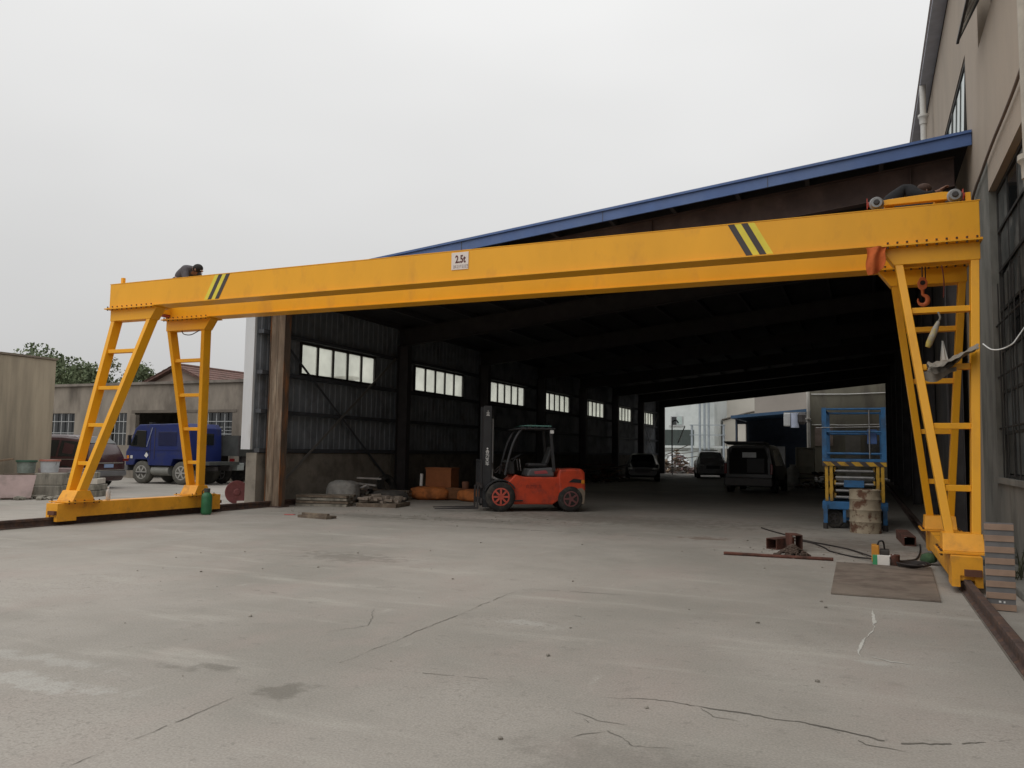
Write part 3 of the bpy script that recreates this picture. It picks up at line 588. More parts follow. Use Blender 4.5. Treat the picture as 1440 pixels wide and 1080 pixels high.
for x in (.38, .98): PW('cross_beam', MB().box(x-.06, GN+.21, GZ1+.08, x+.06, GF+.09, GZ1+.17), yellow, tr, bevel=.005)
dr = PW('drum', MB().cyl((.42, 12.28, GZ1+.24), (.92, 12.28, GZ1+.24), .12, n=24), steel_dk, tr, smooth=40)
for x in (.44, .9): PW('drum_flange', MB().cyl((x-.008, 12.28, GZ1+.24), (x+.008, 12.28, GZ1+.24), .145, n=24), grey_fl, dr)
PW('motor', MB().cyl((.92, 12.28, GZ1+.24), (1.22, 12.28, GZ1+.24), .1, n=20), grey_fl, tr, smooth=40)
hk = T('hoist_hook', 'orange hook block hanging on black ropes between the right crane legs', 'hook', (.77, 12.2, 3.56)); hk.scale = (.72, .72, .72)
P('ropes', MB().tube([(.02, -.03, .52), (.02, -.03, 1.75)], .009, 6).tube([(.07, -.03, .5), (.07, -.03, 1.75)], .009, 6).tube([(.02, .06, .52), (.02, .06, 1.75)], .009, 6).tube([(.08, .06, .5), (.08, .06, 1.75)], .009, 6), chain_m, hk, kind='stuff')
P('pulley_block', MB().prism([(-.05, .36), (.02, .30), (.09, .36), (.11, .46), (.06, .56), (-.02, .56), (-.07, .46)], 'y', -.05, .05), hook_o, hk, bevel=.008)
P('sheave', MB().cyl((.02, -.062, .45), (.02, .062, .45), .045, n=16), chain_m, hk)
hp = [(.02, 0, .31), (.02, 0, .23)]+[(.02+.085*math.sin(R_(a)), 0, .125+.095*math.cos(R_(a))) for a in range(10, 291, 20)]
P('hook', MB().tube(hp, [.028]*2+[.03, .034, .038, .042, .044, .044, .043, .042, .04, .036, .031, .026, .021, .016, .010][:len(hp)-2], 10), hook_o, hk, smooth=60)
hb = T('power_cord', 'thin dark power cord hanging under the right crane beam', 'cord', (1.0, 12.4, 3.0))
P('cord', MB().tube(spline([(-.12, .1, 1.27), (.02, 0, 1.2), (.06, -.02, .95), (.05, -.02, .7)]), .009, 6), M('cord_red', (.2, .05, .04), .6), hb)

# things hung on the crane
def cloth(w_, h_, nx, ny, fn):
    V = [fn(i/nx, j/ny) for j in range(ny+1) for i in range(nx+1)]; F = [(j*(nx+1)+i, j*(nx+1)+i+1, (j+1)*(nx+1)+i+1, (j+1)*(nx+1)+i) for j in range(ny) for i in range(nx)]
    n = len(V); V += [(a+.004, b+.008, c) for a, b, c in V]; F += [tuple(k+n for k in reversed(f)) for f in F]
    return MB().add(V, F)
TM('orange_rag', 'red-orange rag hanging from the near girder by the right legs', 'rag', cloth(0, 0, 14, 10, lambda u, v: (.08+.25*u*(1-.2*v)+.012*math.sin(7*v+3*u), GN-.075+.03*math.sin(u*9+2*v)-.03*math.sin(3.1*v), 4.245-(.34+.035*math.sin(u*4+.6))*v)), rag_o, smooth=70)
TM('grey_sacking', 'crumpled grey sacking draped over a rung of the right crane leg', 'sacking', cloth(0, 0, 40, 24, lambda u, v: (.74+.54*u+.008*math.sin(23*v+9*u), 11.03-.14*math.cos(v*5)-.03*math.sin(u*9)+.008*math.sin(31*u+11*v), 2.68+.19*u*u+.008*math.sin(u*19+v*7)+.006*math.sin(u*37-v*13)-.17*abs(v-.4)*(1+.45*math.sin(u*5+1))+.03*math.sin(u*6+v*9)*v)), rag_g, smooth=70)
TM('grey_sack_end', 'loose end of grey sacking hanging beneath the crane rung', 'sacking', cloth(0, 0, 10, 6, lambda u, v: (.70+.36*u, 11.14+.02*math.sin(u*15), 2.56+.05*u-(.10+.05*math.sin(u*5))*v)), rag_g, smooth=70)
hr = T('hanging_roll', 'yellow-grey rolled sleeve hanging inside the right leg frame', 'roll', (.83, 11.25, 2.9))
P('roll', MB().tube([(-.07, 0, -.02), (-.05, 0, .03), (.02, 0, .2), (.06, 0, .3)], [.028, .04, .038, .02], 10), M('roll_yellow', (.42, .32, .08), .8, var=.25, vsc=9, col2=(.3, .28, .25), c2s=6), hr, smooth=60)
P('tie', MB().tube(spline([(.06, 0, .3), (.08, 0, .35), (.06, .01, .42)]), [.012]*13, 6), rag_g, hr)
TM('white_rag', 'pointed white rag hanging between the right crane legs', 'rag', cloth(0, 0, 5, 8, lambda u, v: (.93+(.02+.09*v)*(u-.5)+.02*v, 11.3+.015*math.sin(u*9), 2.96-.32*v)), M('rag_white', (.5, .5, .48), .9), smooth=70)
TM('white_wire', 'thin white wire sagging from the crane leg to the tall window', 'wire', MB().tube(spline([(1.33, 10.95, 2.86), (1.40, 10.85, 2.78), (1.48, 10.7, 2.76), (1.56, 10.5, 2.79), (1.61, 10.45, 2.86), (1.72, 10.3, 3.05), (1.8, 10.05, 3.22)]), .008, 6), wire_w, smooth=60)

# ================================================================== LEFT SIDE BUILDINGS
bl = T('concrete_building', 'plain windowless building with vertically streaked concrete wall on the left', 'building', (-23, 17, 0))
PW('wall', MB().box(-33, 2, 0, -23, 17, 4.10), block_m, bl, bevel=.02)
PW('coping', MB().box(-33.05, 1.95, 4.102, -22.96, 17.04, 4.16), M('coping', (.2, .165, .13), .9, var=.2), bl)
lb = T('workshop_building', 'low grey-brown workshop with barred windows and open bay behind the truck', 'building', (-30, 27, 0))
LY = 27.0; LZ = 4.3
segs = [(-48, -37.0, 0), (-37.0, -35.0, 1), (-35.0, -32.6, 0), (-32.6, -31.5, 1), (-31.5, -31.0, 0), (-31.0, -27.9, 2), (-27.9, -27.05, 0), (-27.05, -25.15, 1), (-25.15, -19.0, 0)]
for x0, x1, k in segs:
    if k == 0: PW('wall', MB().box(x0, LY, 0, x1, LY+.3, LZ), lowb_m, lb)
    else:
        PW('wall', MB().box(x0+.001, LY, 3.0, x1-.001, LY+.3, LZ), lowb_m, lb)
        if k == 1:
            PW('wall', MB().box(x0+.001, LY, 0, x1-.001, LY+.3, 1.5), lowb_m, lb)
            wn = PW('window', MB().box(x0, LY+.18, 1.5, x1, LY+.2, 3.0), glass_k, lb)
            n = 4; st = (x1-x0)/n
            for i in range(n+1): PW('grille_bar', MB().box(max(x0, x0+i*st-.014), LY+.06, 1.502, min(x1, x0+i*st+.014), LY+.09, 2.998), frame_wt, wn)
            for z in (2.05, 2.6): PW('grille_bar', MB().box(x0, LY+.04, z-.014, x1, LY+.058, z+.014), frame_wt, wn)
            if x0 == -27.05:
                for i in range(n):
                    for z in (1.75, 1.9, 2.2, 2.35): PW('grille_bar', MB().box(x0+i*st+.06, LY+.045, z-.01, x0+(i+1)*st-.06, LY+.058, z+.01), frame_wt, wn)
PW('side_wall', MB().box(-19.3, LY+.301, 0, -19.0, LY+7.999, LZ-.36), lowb_m, lb)
PW('back_wall', MB().box(-48, LY+8, 0, -19.0, LY+8.3, LZ-.3), conc_in, lb); PW('roof', MB().box(-48, LY+.3, LZ-.35, -19.0, LY+8, LZ-.2), conc_in, lb)
PW('parapet_cap', MB().box(-48.1, LY-.12, LZ+.001, -18.9, LY+.4, LZ+.12), M('parapet', (.2, .175, .15), .9, var=.2, col2=(.13, .115, .1), c2s=1), lb)
PW('lintel_band', MB().box(-31.2, LY-.02, 3.0, -24.9, LY-.001, 3.12), M('band', (.14, .12, .1), .9, var=.2), lb)
PW('bay_post', MB().box(-31.05, LY-.2, 0, -30.7, LY-.01, 2.9), lowb_m, lb)
h2 = T('tiled_house', 'gabled house with dull red tile roof behind the workshop', 'house', (-37.8, 36, 0))
PW('wall', MB().prism([(-41.6, 0), (-34.0, 0), (-34.0, 4.7), (-37.8, 6.2), (-41.6, 4.7)], 'y', 36, 62), M('house_wall', (.30, .235, .195), .9, var=.15, vsc=1), h2)
for sgn in (-1, 1):
    rf = PW('roof', MB().prism([(-37.8, 6.22), (-37.8+sgn*4.3, 4.52), (-37.8+sgn*4.3, 4.64), (-37.8, 6.36)], 'y', 35.6, 62.4), tile_m, h2, label='slope of dull red roof tiles')
    for i in range(9): PW('tile_course', MB().prism([(-37.8+sgn*(i*.47+.02), 6.36-i*.188), (-37.8+sgn*(i*.47+.5), 6.36-(i+1)*.188), (-37.8+sgn*(i*.47+.5), 6.40-(i+1)*.188), (-37.8+sgn*(i*.47+.02), 6.37-i*.188)], 'y', 35.55, 62.4), tile_m, rf)
PW('ridge', MB().tube([(-37.8, 35.5, 6.39), (-37.8, 62.4, 6.39)], .09, 8), tile_m, h2)
PW('gable_window', MB().box(-38.3, 35.95, 4.7, -37.3, 35.99, 5.4), glass_k, h2)

def tree(label, x, y, h, rx, rz, n, lf, seed, trunk=.18, ls=.22, lobes=9):
    rd = random.Random(seed); t = T('tree', label, 'tree', (x, y, 0), 0, 'trees beyond the workshop')
    mb = MB().tube([(0, 0, 0), (.1, 0, h*.35), (-.05, .1, h*.7)], [trunk, trunk*.7, trunk*.35], 8)
    for i in range(6):
        a = rd.uniform(0, 6.28); z = h*rd.uniform(.4, .65); mb.tube([(0, 0, z), (math.cos(a)*rx*.3, math.sin(a)*rx*.3, z+.6), (math.cos(a)*rx*.65, math.sin(a)*rx*.65, z+rd.uniform(.8, 1.8))], [trunk*.35, trunk*.22, .02], 6)
    P('trunk', mb, bark, t, smooth=60)
    cs = [(rd.uniform(-.75, .75)*rx, rd.uniform(-.75, .75)*rx, h-rz+rd.uniform(-.7, .75)*rz, rd.uniform(.3, .55)) for _ in range(lobes)]
    c = MB()
    for i in range(n):
        a = rd.choice(cs); d = Vector((rd.gauss(0, 1), rd.gauss(0, 1), rd.gauss(0, 1))).normalized()*(rd.random()**.45)
        p = Vector((a[0]+d.x*a[3]*rx, a[1]+d.y*a[3]*rx, a[2]+d.z*a[3]*rz))
        u = Vector((rd.gauss(0, 1), rd.gauss(0, 1), rd.gauss(0, 1))).normalized(); v = u.cross(Vector((rd.gauss(0, 1), rd.gauss(0, 1), rd.gauss(0, 1)))).normalized(); s = ls*rd.uniform(.5, 1.2)
        c.add([p-u*s, p+v*s*.5, p+u*s, p-v*s*.5], [(0, 1, 2, 3)])
    P('crown', c, lf, t)
tree('large dark green bushy tree rising above the workshop roof', -61.5, 45, 8.75, 4.2, 3.2, 15000, leaf, 1, .3, .2, 20)
tree('rounded dark green tree beside the large one behind the streaked wall', -56.8, 44, 7.4, 2.6, 2.5, 8000, leaf, 2, .2, .18)
tree('thin pale tree with sparse twigs seen through the left crane leg', -53.8, 46, 8.3, 1.6, 1.9, 900, leaf2, 3, .1, .14)
tree('low shrubby tree left of the tiled house roof', -50.3, 45, 7.5, 1.6, 1.7, 3000, leaf, 4, .1, .16)
tree('small wispy tree close beside the tiled house gable', -47.9, 45, 6.7, 1.2, 1.2, 1400, leaf2, 5, .08, .14)

# ================================================================== BEYOND THE SHED
wb = T('white_building', 'white rendered building with small window seen through the shed', 'building', (-17, 80, 0))
PW('wall', MB().box(-30, 80, 0, -13.4, 88, 13), white_wall, wb)
wn = PW('window', MB().box(-17.7, 79.94, 4.3, -16.45, 79.99, 5.2), frame_wt, wb); PW('pane', MB().box(-17.6, 79.9, 4.36, -17.12, 79.935, 5.14), glass_k, wn); PW('pane', MB().box(-17.05, 79.9, 4.36, -16.55, 79.935, 5.14), glass_sky, wn); PW('sill', MB().box(-17.85, 79.86, 4.2, -16.3, 79.93, 4.29), frame_wt, wn)
PW('dark_opening', MB().box(-18.4, 79.93, 2.3, -15.4, 79.985, 3.85), M('opening_green', (.05, .065, .06), .6), wb)
PW('ledge', MB().box(-20, 79.6, 2.05, -12, 79.92, 2.28), white_wall, wb)
sg = T('steel_scaffold', 'grey pipe scaffold tower in front of the white building', 'scaffold', (-14, 78, 0))
for x in (-15.2, -14.45, -14.0, -13.6, -12.2): PW('upright', MB().cyl((x, 78, 0), (x, 78, 10 if -14.8 < x < -13.2 else 4.3), .11, n=8), M('scaffold_grey', (.3, .34, .37), .6), sg)
for z in (3.3, 4.25): PW('crossbar', MB().box(-15.4, 77.85, z-.04, -12.0, 77.95, z+.04), M('scaffold_grey', (.3, .34, .37), .6), sg)
cm = T('cream_building', 'cream building with low sloping white annex beyond the shed', 'building', (-9, 90, 0))
PW('wall', MB().box(-14.8, 90, 0, -9.3, 98, 14), cream_wall, cm)
PW('annex', MB().prism([(-13.2, 0), (-8.9, 0), (-8.9, 6.0), (-10.8, 5.6), (-13.2, 4.9)], 'y', 84, 89.9), cream_wall, cm); PW('annex_roof', MB().prism([(-13.3, 4.95), (-10.8, 5.65), (-8.8, 6.05), (-8.8, 6.15), (-10.8, 5.76), (-13.3, 5.06)], 'y', 83.8, 90), M('roof_edge', (.2, .18, .16), .8), cm)
PW('window', MB().box(-10.6, 83.9, 4.7, -9.7, 83.98, 5.4), glass_sky, cm)
bg_ = T('beige_building', 'plain beige wall of a hall above the blue-roofed shed', 'building', (-5, 76, 0))
PW('wall', MB().box(-9.1, 76, 0, 4, 80, 12), beige_wall, bg_)
bs_ = T('blue_roof_shed', 'small open shed with blue roof edge beyond the black van', 'shed', (-6.8, 66, 0))
PW('roof', MB().prism([(-9.7, 4.35), (-3.9, 4.85), (-3.9, 5.08), (-9.7, 4.58)], 'y', 65.6, 73), M('shed_roof_blue_shaded', (.035, .08, .15), .6), bs_)  # blue darkened, shading of the roof edge put into the colour
PW('back_wall', MB().prism([(-9.4, 0), (-3.9, 0), (-3.9, 4.84), (-9.4, 4.36)], 'y', 72.5, 72.8), M('shed_blue_wall', (.04, .055, .085), .7, var=.2), bs_)
for x in (-9.4, -3.95): PW('side_wall', MB().box(x, 66, 0, x+.1, 72.4, 4.3), M('shed_blue_wall', (.04, .055, .085), .7), bs_)
PW('post', MB().box(-9.2, 65.9, 0, -8.6, 66.4, 3.9), cream_wall, bs_)
PW('shelf', MB().box(-8, 70, 0, -6, 71, 2.2), M('shelf_grey', (.2, .2, .2), .7), bs_)
ow = T('olive_wall', 'olive-grey wall with white cables at the far right end of the shed', 'wall', (-1, 61.5, 0))
PW('wall', MB().box(-3.5, 61.5, 0, 1.85, 61.8, 8), olive_wall, ow); PW('poster', MB().box(-3.2, 61.45, 2.2, -2.0, 61.495, 3.6), M('poster_pale', (.28, .22, .19), .8, var=.3, vsc=2), ow)
for z in (5.9, 3.7): PW('cable', MB().tube([(-3.4, 61.4, z), (-1, 61.4, z-.03), (1.7, 61.4, z+.05)], .03, 6), wire_w, ow)
PW('door', MB().box(-1.2, 61.44, 0, -.2, 61.495, 2.9), M('door_grey', (.2, .19, .17), .7), ow); PW('window', MB().box(0.1, 61.44, 1.2, 1.0, 61.495, 2.6), glass_d, ow)
pipe_thing('slim white vertical pipe at the corner of the olive wall', -3.62, 61.3, 0, 8, .11, (4,), M('pvc_white', (.5, .48, .44), .6))
ac = T('hanging_equipment', 'pale and dark bundle of equipment hung under the small shed roof', 'equipment', (-4.8, 64.8, 0))
PW('casing', MB().box(-5.6, 64.6, 3.7, -5.1, 65.2, 4.7), frame_wt, ac, bevel=.06); PW('cylinder', MB().cyl((-4.8, 64.8, 3.6), (-4.8, 64.8, 4.7), .3), M('pale_blue', (.4, .44, .55), .6), ac, smooth=40)
PW('coil', MB().lathe((-4.3, 64.8, 3.85), (0, 0, 1), [(0, .2), (.2, .35), (.4, .33), (.7, .36), (.9, .2)], 14), steel_dk, ac, smooth=40); PW('hanger', MB().box(-5.6, 64.85, 4.71, -4.0, 64.95, 4.79), steel_gr, ac)

# ================================================================== VEHICLES
def wheel(parent, x, y, r, wd, tyre=rubber, rim=steel_gr, side=-1, spokes=5):
    t = P('wheel', MB().lathe((0, 0, 0), (0, 1, 0), [(-wd/2, r*.62), (-wd/2, r*.9), (-wd/2+.03, r*.985), (0, r), (wd/2-.03, r*.985), (wd/2, r*.9), (wd/2, r*.62)], 28, closed=False), tyre, parent, smooth=50, loc=(x, y, r))
    mb = MB().lathe((0, side*wd/2, 0), (0, side, 0), [(-.05, r*.6), (.004, r*.6), (.008, r*.52), (-.03, r*.45), (-.03, r*.2), (.01, r*.17), (.012, .01)], 24)
    for i in range(spokes):
        a = 2*math.pi*i/spokes; mb.bar((math.cos(a)*r*.15, side*(wd/2), math.sin(a)*r*.15), (math.cos(a)*r*.5, side*(wd/2-.004), math.sin(a)*r*.5), .04, r*.13, (0, 1, 0))
    P('rim', mb, rim, t, smooth=40); return t
rim_car = M('car_rim', (.12, .12, .12), .5, .3, var=.15)
def lerp(a, b, t): return tuple(p+(q-p)*t for p, q in zip(a, b))
def car(name, label, loc, rz, ST, paint, wheels, wr, group=None, glass=glass_k, side_glass=(), screens=(), cat='car', arch=plastic_k):
    t = T(name, label, cat, loc, rz, group)
    def ring(s):
        x, zb, zs, zt, wb_, wt = s; zb -= .09
        return [(x, wb_*.86, zb), (x, wb_*.97, zb+.10), (x, wb_, zb+.28), (x, wb_*1.0, zs-.10), (x, wb_-.025, zs), (x, wt+.035, zt-.10), (x, wt-.01, zt-.04), (x, wt-.10, zt), (x, 0, zt+.02)]
    rings = [ring(s) for s in ST]; V = []; F = []; n = 17
    for r in rings: V += r+[(x, -y, z) for x, y, z in reversed(r[:-1])]
    for i in range(len(rings)-1):
        for j in range(n): F.append((i*n+j, i*n+(j+1) % n, (i+1)*n+(j+1) % n, (i+1)*n+j))
    F += [tuple(range(n)), tuple(range((len(rings)-1)*n, len(rings)*n))]
    P('body', MB().add(V, F), paint, t, smooth=38)
    for (i, j, a, b) in side_glass:                      # side windows between stations i and j
        for s in (1, -1):
            q = []
            for k, f in ((i, a), (j, b)):
                q.append((k, f))
            A4, A5, B4, B5 = rings[i][4], rings[i][5], rings[j][4], rings[j][5]
            c = [lerp(lerp(A4, B4, a), lerp(A5, B5, a), .10), lerp(lerp(A4, B4, b), lerp(A5, B5, b), .10), lerp(lerp(A4, B4, b), lerp(A5, B5, b), .88), lerp(lerp(A4, B4, a), lerp(A5, B5, a), .88)]
            c = [(x, s*(y+.006), z) for x, y, z in c]
            P('side_window', MB().hexa(c, [(x, y-s*.02, z) for x, y, z in c]), glass, t)
    for (i, j, a, b, o) in screens:                      # windscreen / rear window between stations i and j
        A, B = lerp(rings[i][7], rings[j][7], a), lerp(rings[i][7], rings[j][7], b)
        ya, yb = lerp(rings[i][6], rings[j][6], a)[1]-.06, lerp(rings[i][6], rings[j][6], b)[1]-.06
        c = [(A[0]+o[0], ya, A[2]+o[1]), (A[0]+o[0], -ya, A[2]+o[1]), (B[0]+o[0], -yb, B[2]+o[1]), (B[0]+o[0], yb, B[2]+o[1])]
        P('windscreen' if o[0] > 0 else 'rear_window', MB().hexa(c, [(x-o[0]*1.5, y, z-o[1]*1.5) for x, y, z in c]), glass, t)
    for x, wy in wheels:
        for s in (-1, 1):
            P('wheel_arch', MB().lathe((x, s*(wy-.02), wr+.02), (0, s, 0), [(0, wr*.9), (.03, wr*.95), (.032, wr*1.14), (0, wr*1.16)], 24, True), arch, t)
            wheel(t, x, s*(wy-.09), wr, .22, side=s, rim=rim_car)
    return t
# maroon SUV: rear towards the yard (local +x = front)
ST = [(-2.32, .48, .92, 1.02, .82, .74), (-2.26, .36, .95, 1.10, .90, .78), (-2.12, .33, .97, 1.40, .93, .70), (-1.75, .33, .98, 1.66, .94, .66), (-1.0, .30, .97, 1.72, .94, .67), (0, .30, .96, 1.72, .94, .67), (.55, .30, .95, 1.60, .94, .66), (1.15, .30, .94, 1.10, .93, .72), (1.6, .32, .92, 1.04, .92, .74), (2.15, .36, .86, .96, .88, .7), (2.32, .45, .74, .80, .78, .6)]
suv = car('parked_suv', 'dark maroon SUV parked beside the streaked concrete building, rear towards the yard', (-26.1, 19.3, 0), R_(180+12), [(a, b, c+.05, d+.1, e, f) for a, b, c, d, e, f in ST], paint_br, ((1.4, .93), (-1.38, .93)), .36,
          side_glass=((3, 4, .05, .95), (4, 5, .04, .96), (5, 6, .04, .9)), screens=((6, 7, .1, .92, (.015, .015)), (2, 3, .12, .92, (-.015, .02))))
P('roof_rail', MB().tube([(-1.7, .62, 1.70), (-1.5, .62, 1.76), (.2, .62, 1.77), (.4, .62, 1.70)], .018, 8), chrome, suv); P('roof_rail', MB().tube([(-1.7, -.62, 1.70), (-1.5, -.62, 1.76), (.2, -.62, 1.77), (.4, -.62, 1.70)], .018, 8), chrome, suv)
for s in (-1, 1):
    P('tail_lamp', MB().box(-2.335, s*.82-.2, .93, -2.2, s*.82+.08, 1.03), lamp_r, suv, bevel=.02)
    P('window_trim', MB().bar((-1.8, s*.93, 1.0), (.9, s*.935, .97), .02, .02), chrome, suv)
P('bumper', MB().box(-2.40, -.86, .42, -2.2, .86, .62), paint_s, suv, bevel=.05); P('trim_strip', MB().box(-2.335, -.72, .86, -2.27, .72, .90), chrome, suv); P('trim_strip', MB().box(-2.41, -.8, .62, -2.3, .8, .65), chrome, suv)
P('number_plate', MB().box(-2.345, -.22, .72, -2.28, .22, .84), plate_bl, suv)

# blue truck
tk = T('blue_truck', 'dark blue cab-over truck parked in front of the workshop, behind the left crane legs', 'truck', (-26.9, 23.1, 0), R_(4))
cab = [(0, .72), (0, 1.25), (.10, 1.4), (.42, 2.16), (.62, 2.32), (2.95, 2.38), (3.12, 2.2), (3.16, 1.35), (3.16, .72), (3.1, .98), (2.35, .98), (2.25, .72), (1.15, .72), (1.08, .95), (.5, .95), (.4, .72)]
P('cab', MB().prism(cab, 'y', 0, 1.8), paint_bl, tk, bevel=.05)
P('windscreen', MB().hexa([(.11, .15, 1.45), (.11, 1.6, 1.45), (.41, 1.6, 2.11), (.41, .15, 2.11)], [(.08, .15, 1.46), (.08, 1.6, 1.46), (.38, 1.6, 2.12), (.38, .15, 2.12)]), glass_k, tk)
P('side_window', MB().prism([(.22, 1.48), (1.0, 1.42), (1.0, 2.08), (.52, 2.10)], 'y', -.02, .01), glass_k, tk, bevel=.01)
P('rear_quarter_window', MB().prism([(1.6, 1.5), (2.5, 1.5), (2.5, 2.04), (1.6, 2.04)], 'y', -.016, .01), M('window_blue_dark', (.02, .025, .07), .2), tk, bevel=.01)
P('rear_window', MB().box(3.162, .5, 1.55, 3.175, 1.3, 2.0), glass_k, tk, bevel=.01)
P('door_line', MB().box(1.2, -.012, .98, 1.22, .0, 2.2), stripe_k, tk); P('belt_line', MB().box(.1, -.015, 1.32, 3.1, 0, 1.345), M('belt_blue', (.02, .028, .12), .5), tk)
P('door_badge', MB().prism([(.95, 1.1), (1.06, 1.02), (1.14, 1.12), (1.05, 1.24)], 'y', -.016, -.001), white_p, tk)
P('mirror', MB().box(.28, -.24, 1.5, .36, -.1, 1.9).bar((.32, -.15, 1.85), (.4, .02, 1.95), .02, .02), plastic_k, tk, bevel=.015)
P('a_pillar_trim', MB().bar((1.05, -.012, 1.45), (1.3, -.012, 2.2), .02, .03), M('pale_trim', (.3, .33, .45), .5), tk)
P('roof_marker', MB().box(1.0, .1, 2.34, 1.15, .3, 2.42), plastic_k, tk)
for x in (.12, .3): P('cab_lamp', MB().box(x-.06, -.012, .98, x+.06, .02, 1.1), lamp_o if x < .2 else lamp_w, tk, bevel=.008)
P('door_handle', MB().box(1.02, -.03, 1.25, 1.16, -.012, 1.28), plastic_k, tk); P('door_line', MB().box(1.42, -.012, .98, 1.44, 0, 2.2), stripe_k, tk); P('front_bumper', MB().box(-.08, .02, .5, .1, 1.78, .72), M('bumper_dust', (.12, .12, .125), .6, var=.2), tk, bevel=.02); P('step', MB().box(.55, -.02, .40, 1.05, .12, .44), steel_dk, tk)
P('chassis', MB().box(.2, .35, .55, 4.05, .55, .715).box(.2, 1.2, .55, 4.05, 1.4, .715), steel_dk, tk)
P('fuel_tank', MB().cyl((1.25, .22, .52), (2.1, .22, .52), .19, n=16), M('tank_grey', (.22, .22, .2), .6, var=.2), tk, smooth=40)
P('flat_bed', MB().box(3.25, 0, .78, 4.1, 1.75, .90), M('bed_dark', (.055, .058, .055), .6, var=.2), tk)
for x in (.8, 2.75):
    for s_, y in ((-1, .16), (1, 1.6)): wheel(tk, x, y, .45, .28, tyre=M('dusty_tyre', (.10, .095, .082), .9, var=.25, vsc=6), rim=M('dusty_rim', (.33, .32, .3), .6, var=.2, vsc=6), side=s_, spokes=6)
P('mudflap', MB().box(3.45, 0, .35, 3.48, .4, .77), rubber, tk)
dt = T('cargo_trailer', 'dark box trailer with pale tank standing beyond the blue truck by the barred window', 'trailer', (-24.75, 25.1, 0), R_(2))
P('box', MB().box(0, 0, 1.12, 1.75, 1.3, 1.17).box(0, 0, 1.171, .05, 1.3, 1.95).box(1.7, 0, 1.171, 1.75, 1.3, 1.95).box(.051, 0, 1.171, 1.699, .05, 1.95).box(.051, 1.25, 1.171, 1.699, 1.3, 1.95), M('box_dark', (.045, .047, .045), .7, var=.25), dt)
for x in (.02, .87, 1.73): P('stake', MB().box(x-.03, -.03, 1.12, x+.03, -.002, 1.95), steel_dk, dt)
P('drawbar', MB().box(-.2, .6, .6, 1.7, .75, .75).box(.1, .3, .751, .25, 1.1, 1.119).box(1.5, .3, .751, 1.65, 1.1, 1.119), steel_dk, dt)
for s_, y in ((-1, .15), (1, 1.15)): wheel(dt, .8, y, .42, .24, side=s_)
P('tail_lamp', MB().box(1.3, -.02, .9, 1.5, .05, 1.02), lamp_r, dt); P('tank', MB().box(1.28, 0, .55, 1.7, .4, .85), M('tank_pale', (.33, .36, .35), .5, var=.2, vsc=6), dt, bevel=.03)

# black van with its tailgate up, seen from behind (local +x = front, pointing away)
ST = [(-2.3, .42, .98, 1.10, .86, .84), (-2.22, .36, 1.0, 1.82, .92, .74), (-1.6, .33, 1.0, 1.88, .93, .74), (0, .32, .98, 1.88, .93, .73), (.9, .32, .98, 1.80, .93, .70), (1.55, .32, .98, 1.25, .92, .76), (2.1, .36, .92, 1.05, .90, .72), (2.3, .45, .8, .88, .8, .6)]
van = car('black_van', 'black van with its tailgate raised, parked inside the shed', (-4.0, 34.3, 0), R_(88), ST, paint_k, ((1.4, .92), (-1.35, .92)), .34, side_glass=((2, 3, .08, .95), (3, 4, .04, .9)), screens=((4, 5, .1, .92, (.015, .015)),))
cargo = M('van_unlit_inside', (.012, .012, .012), .9)
P('cargo_shade_panel', MB().prism([(-.72, .75), (.72, .75), (.70, 1.45), (.6, 1.74), (-.6, 1.74), (-.70, 1.45)], 'x', -2.335, -2.28), cargo, van)  # near-black panel on the closed body paints the unlit cargo space
for y_ in (-.80, .73): P('cargo_pillar', MB().box(-2.36, y_, .72, -2.30, y_+.07, 1.70), paint_k, van)
P('seat_back', MB().box(-2.35, -.6, .8, -2.336, .05, 1.35), seat_m, van, bevel=.02)
P('daylight_plate', MB().box(-2.345, -.30, 1.38, -2.3365, .22, 1.58), M('windscreen_daylight_tone', (.45, .47, .47), .2), van, bevel=.02, label='pale plate painted as daylit windscreen in the van back')  # pale plate paints the daylight coming through the windscreen
P('tailgate', MB().hexa([(-2.25, -.78, 1.86), (-2.25, .78, 1.86), (-2.22, .78, 1.92), (-2.22, -.78, 1.92)], [(-3.3, -.74, 1.93), (-3.3, .74, 1.93), (-3.3, .74, 1.99), (-3.3, -.74, 1.99)]), paint_k, van, bevel=.02)
for s in (-1, 1):
    P('gas_strut', MB().cyl((-2.32, s*.74, 1.3), (-2.85, s*.72, 1.88), .012, n=6), steel_gr, van); P('tail_lamp', MB().box(-2.37, s*.86-.05, .75, -2.25, s*.86+.05, 1.15), lamp_r, van, bevel=.02)
P('rear_bumper', MB().box(-2.46, -.9, .28, -2.2, .9, .62), M('bumper_grey', (.075, .07, .068), .5, var=.15), van, bevel=.05)
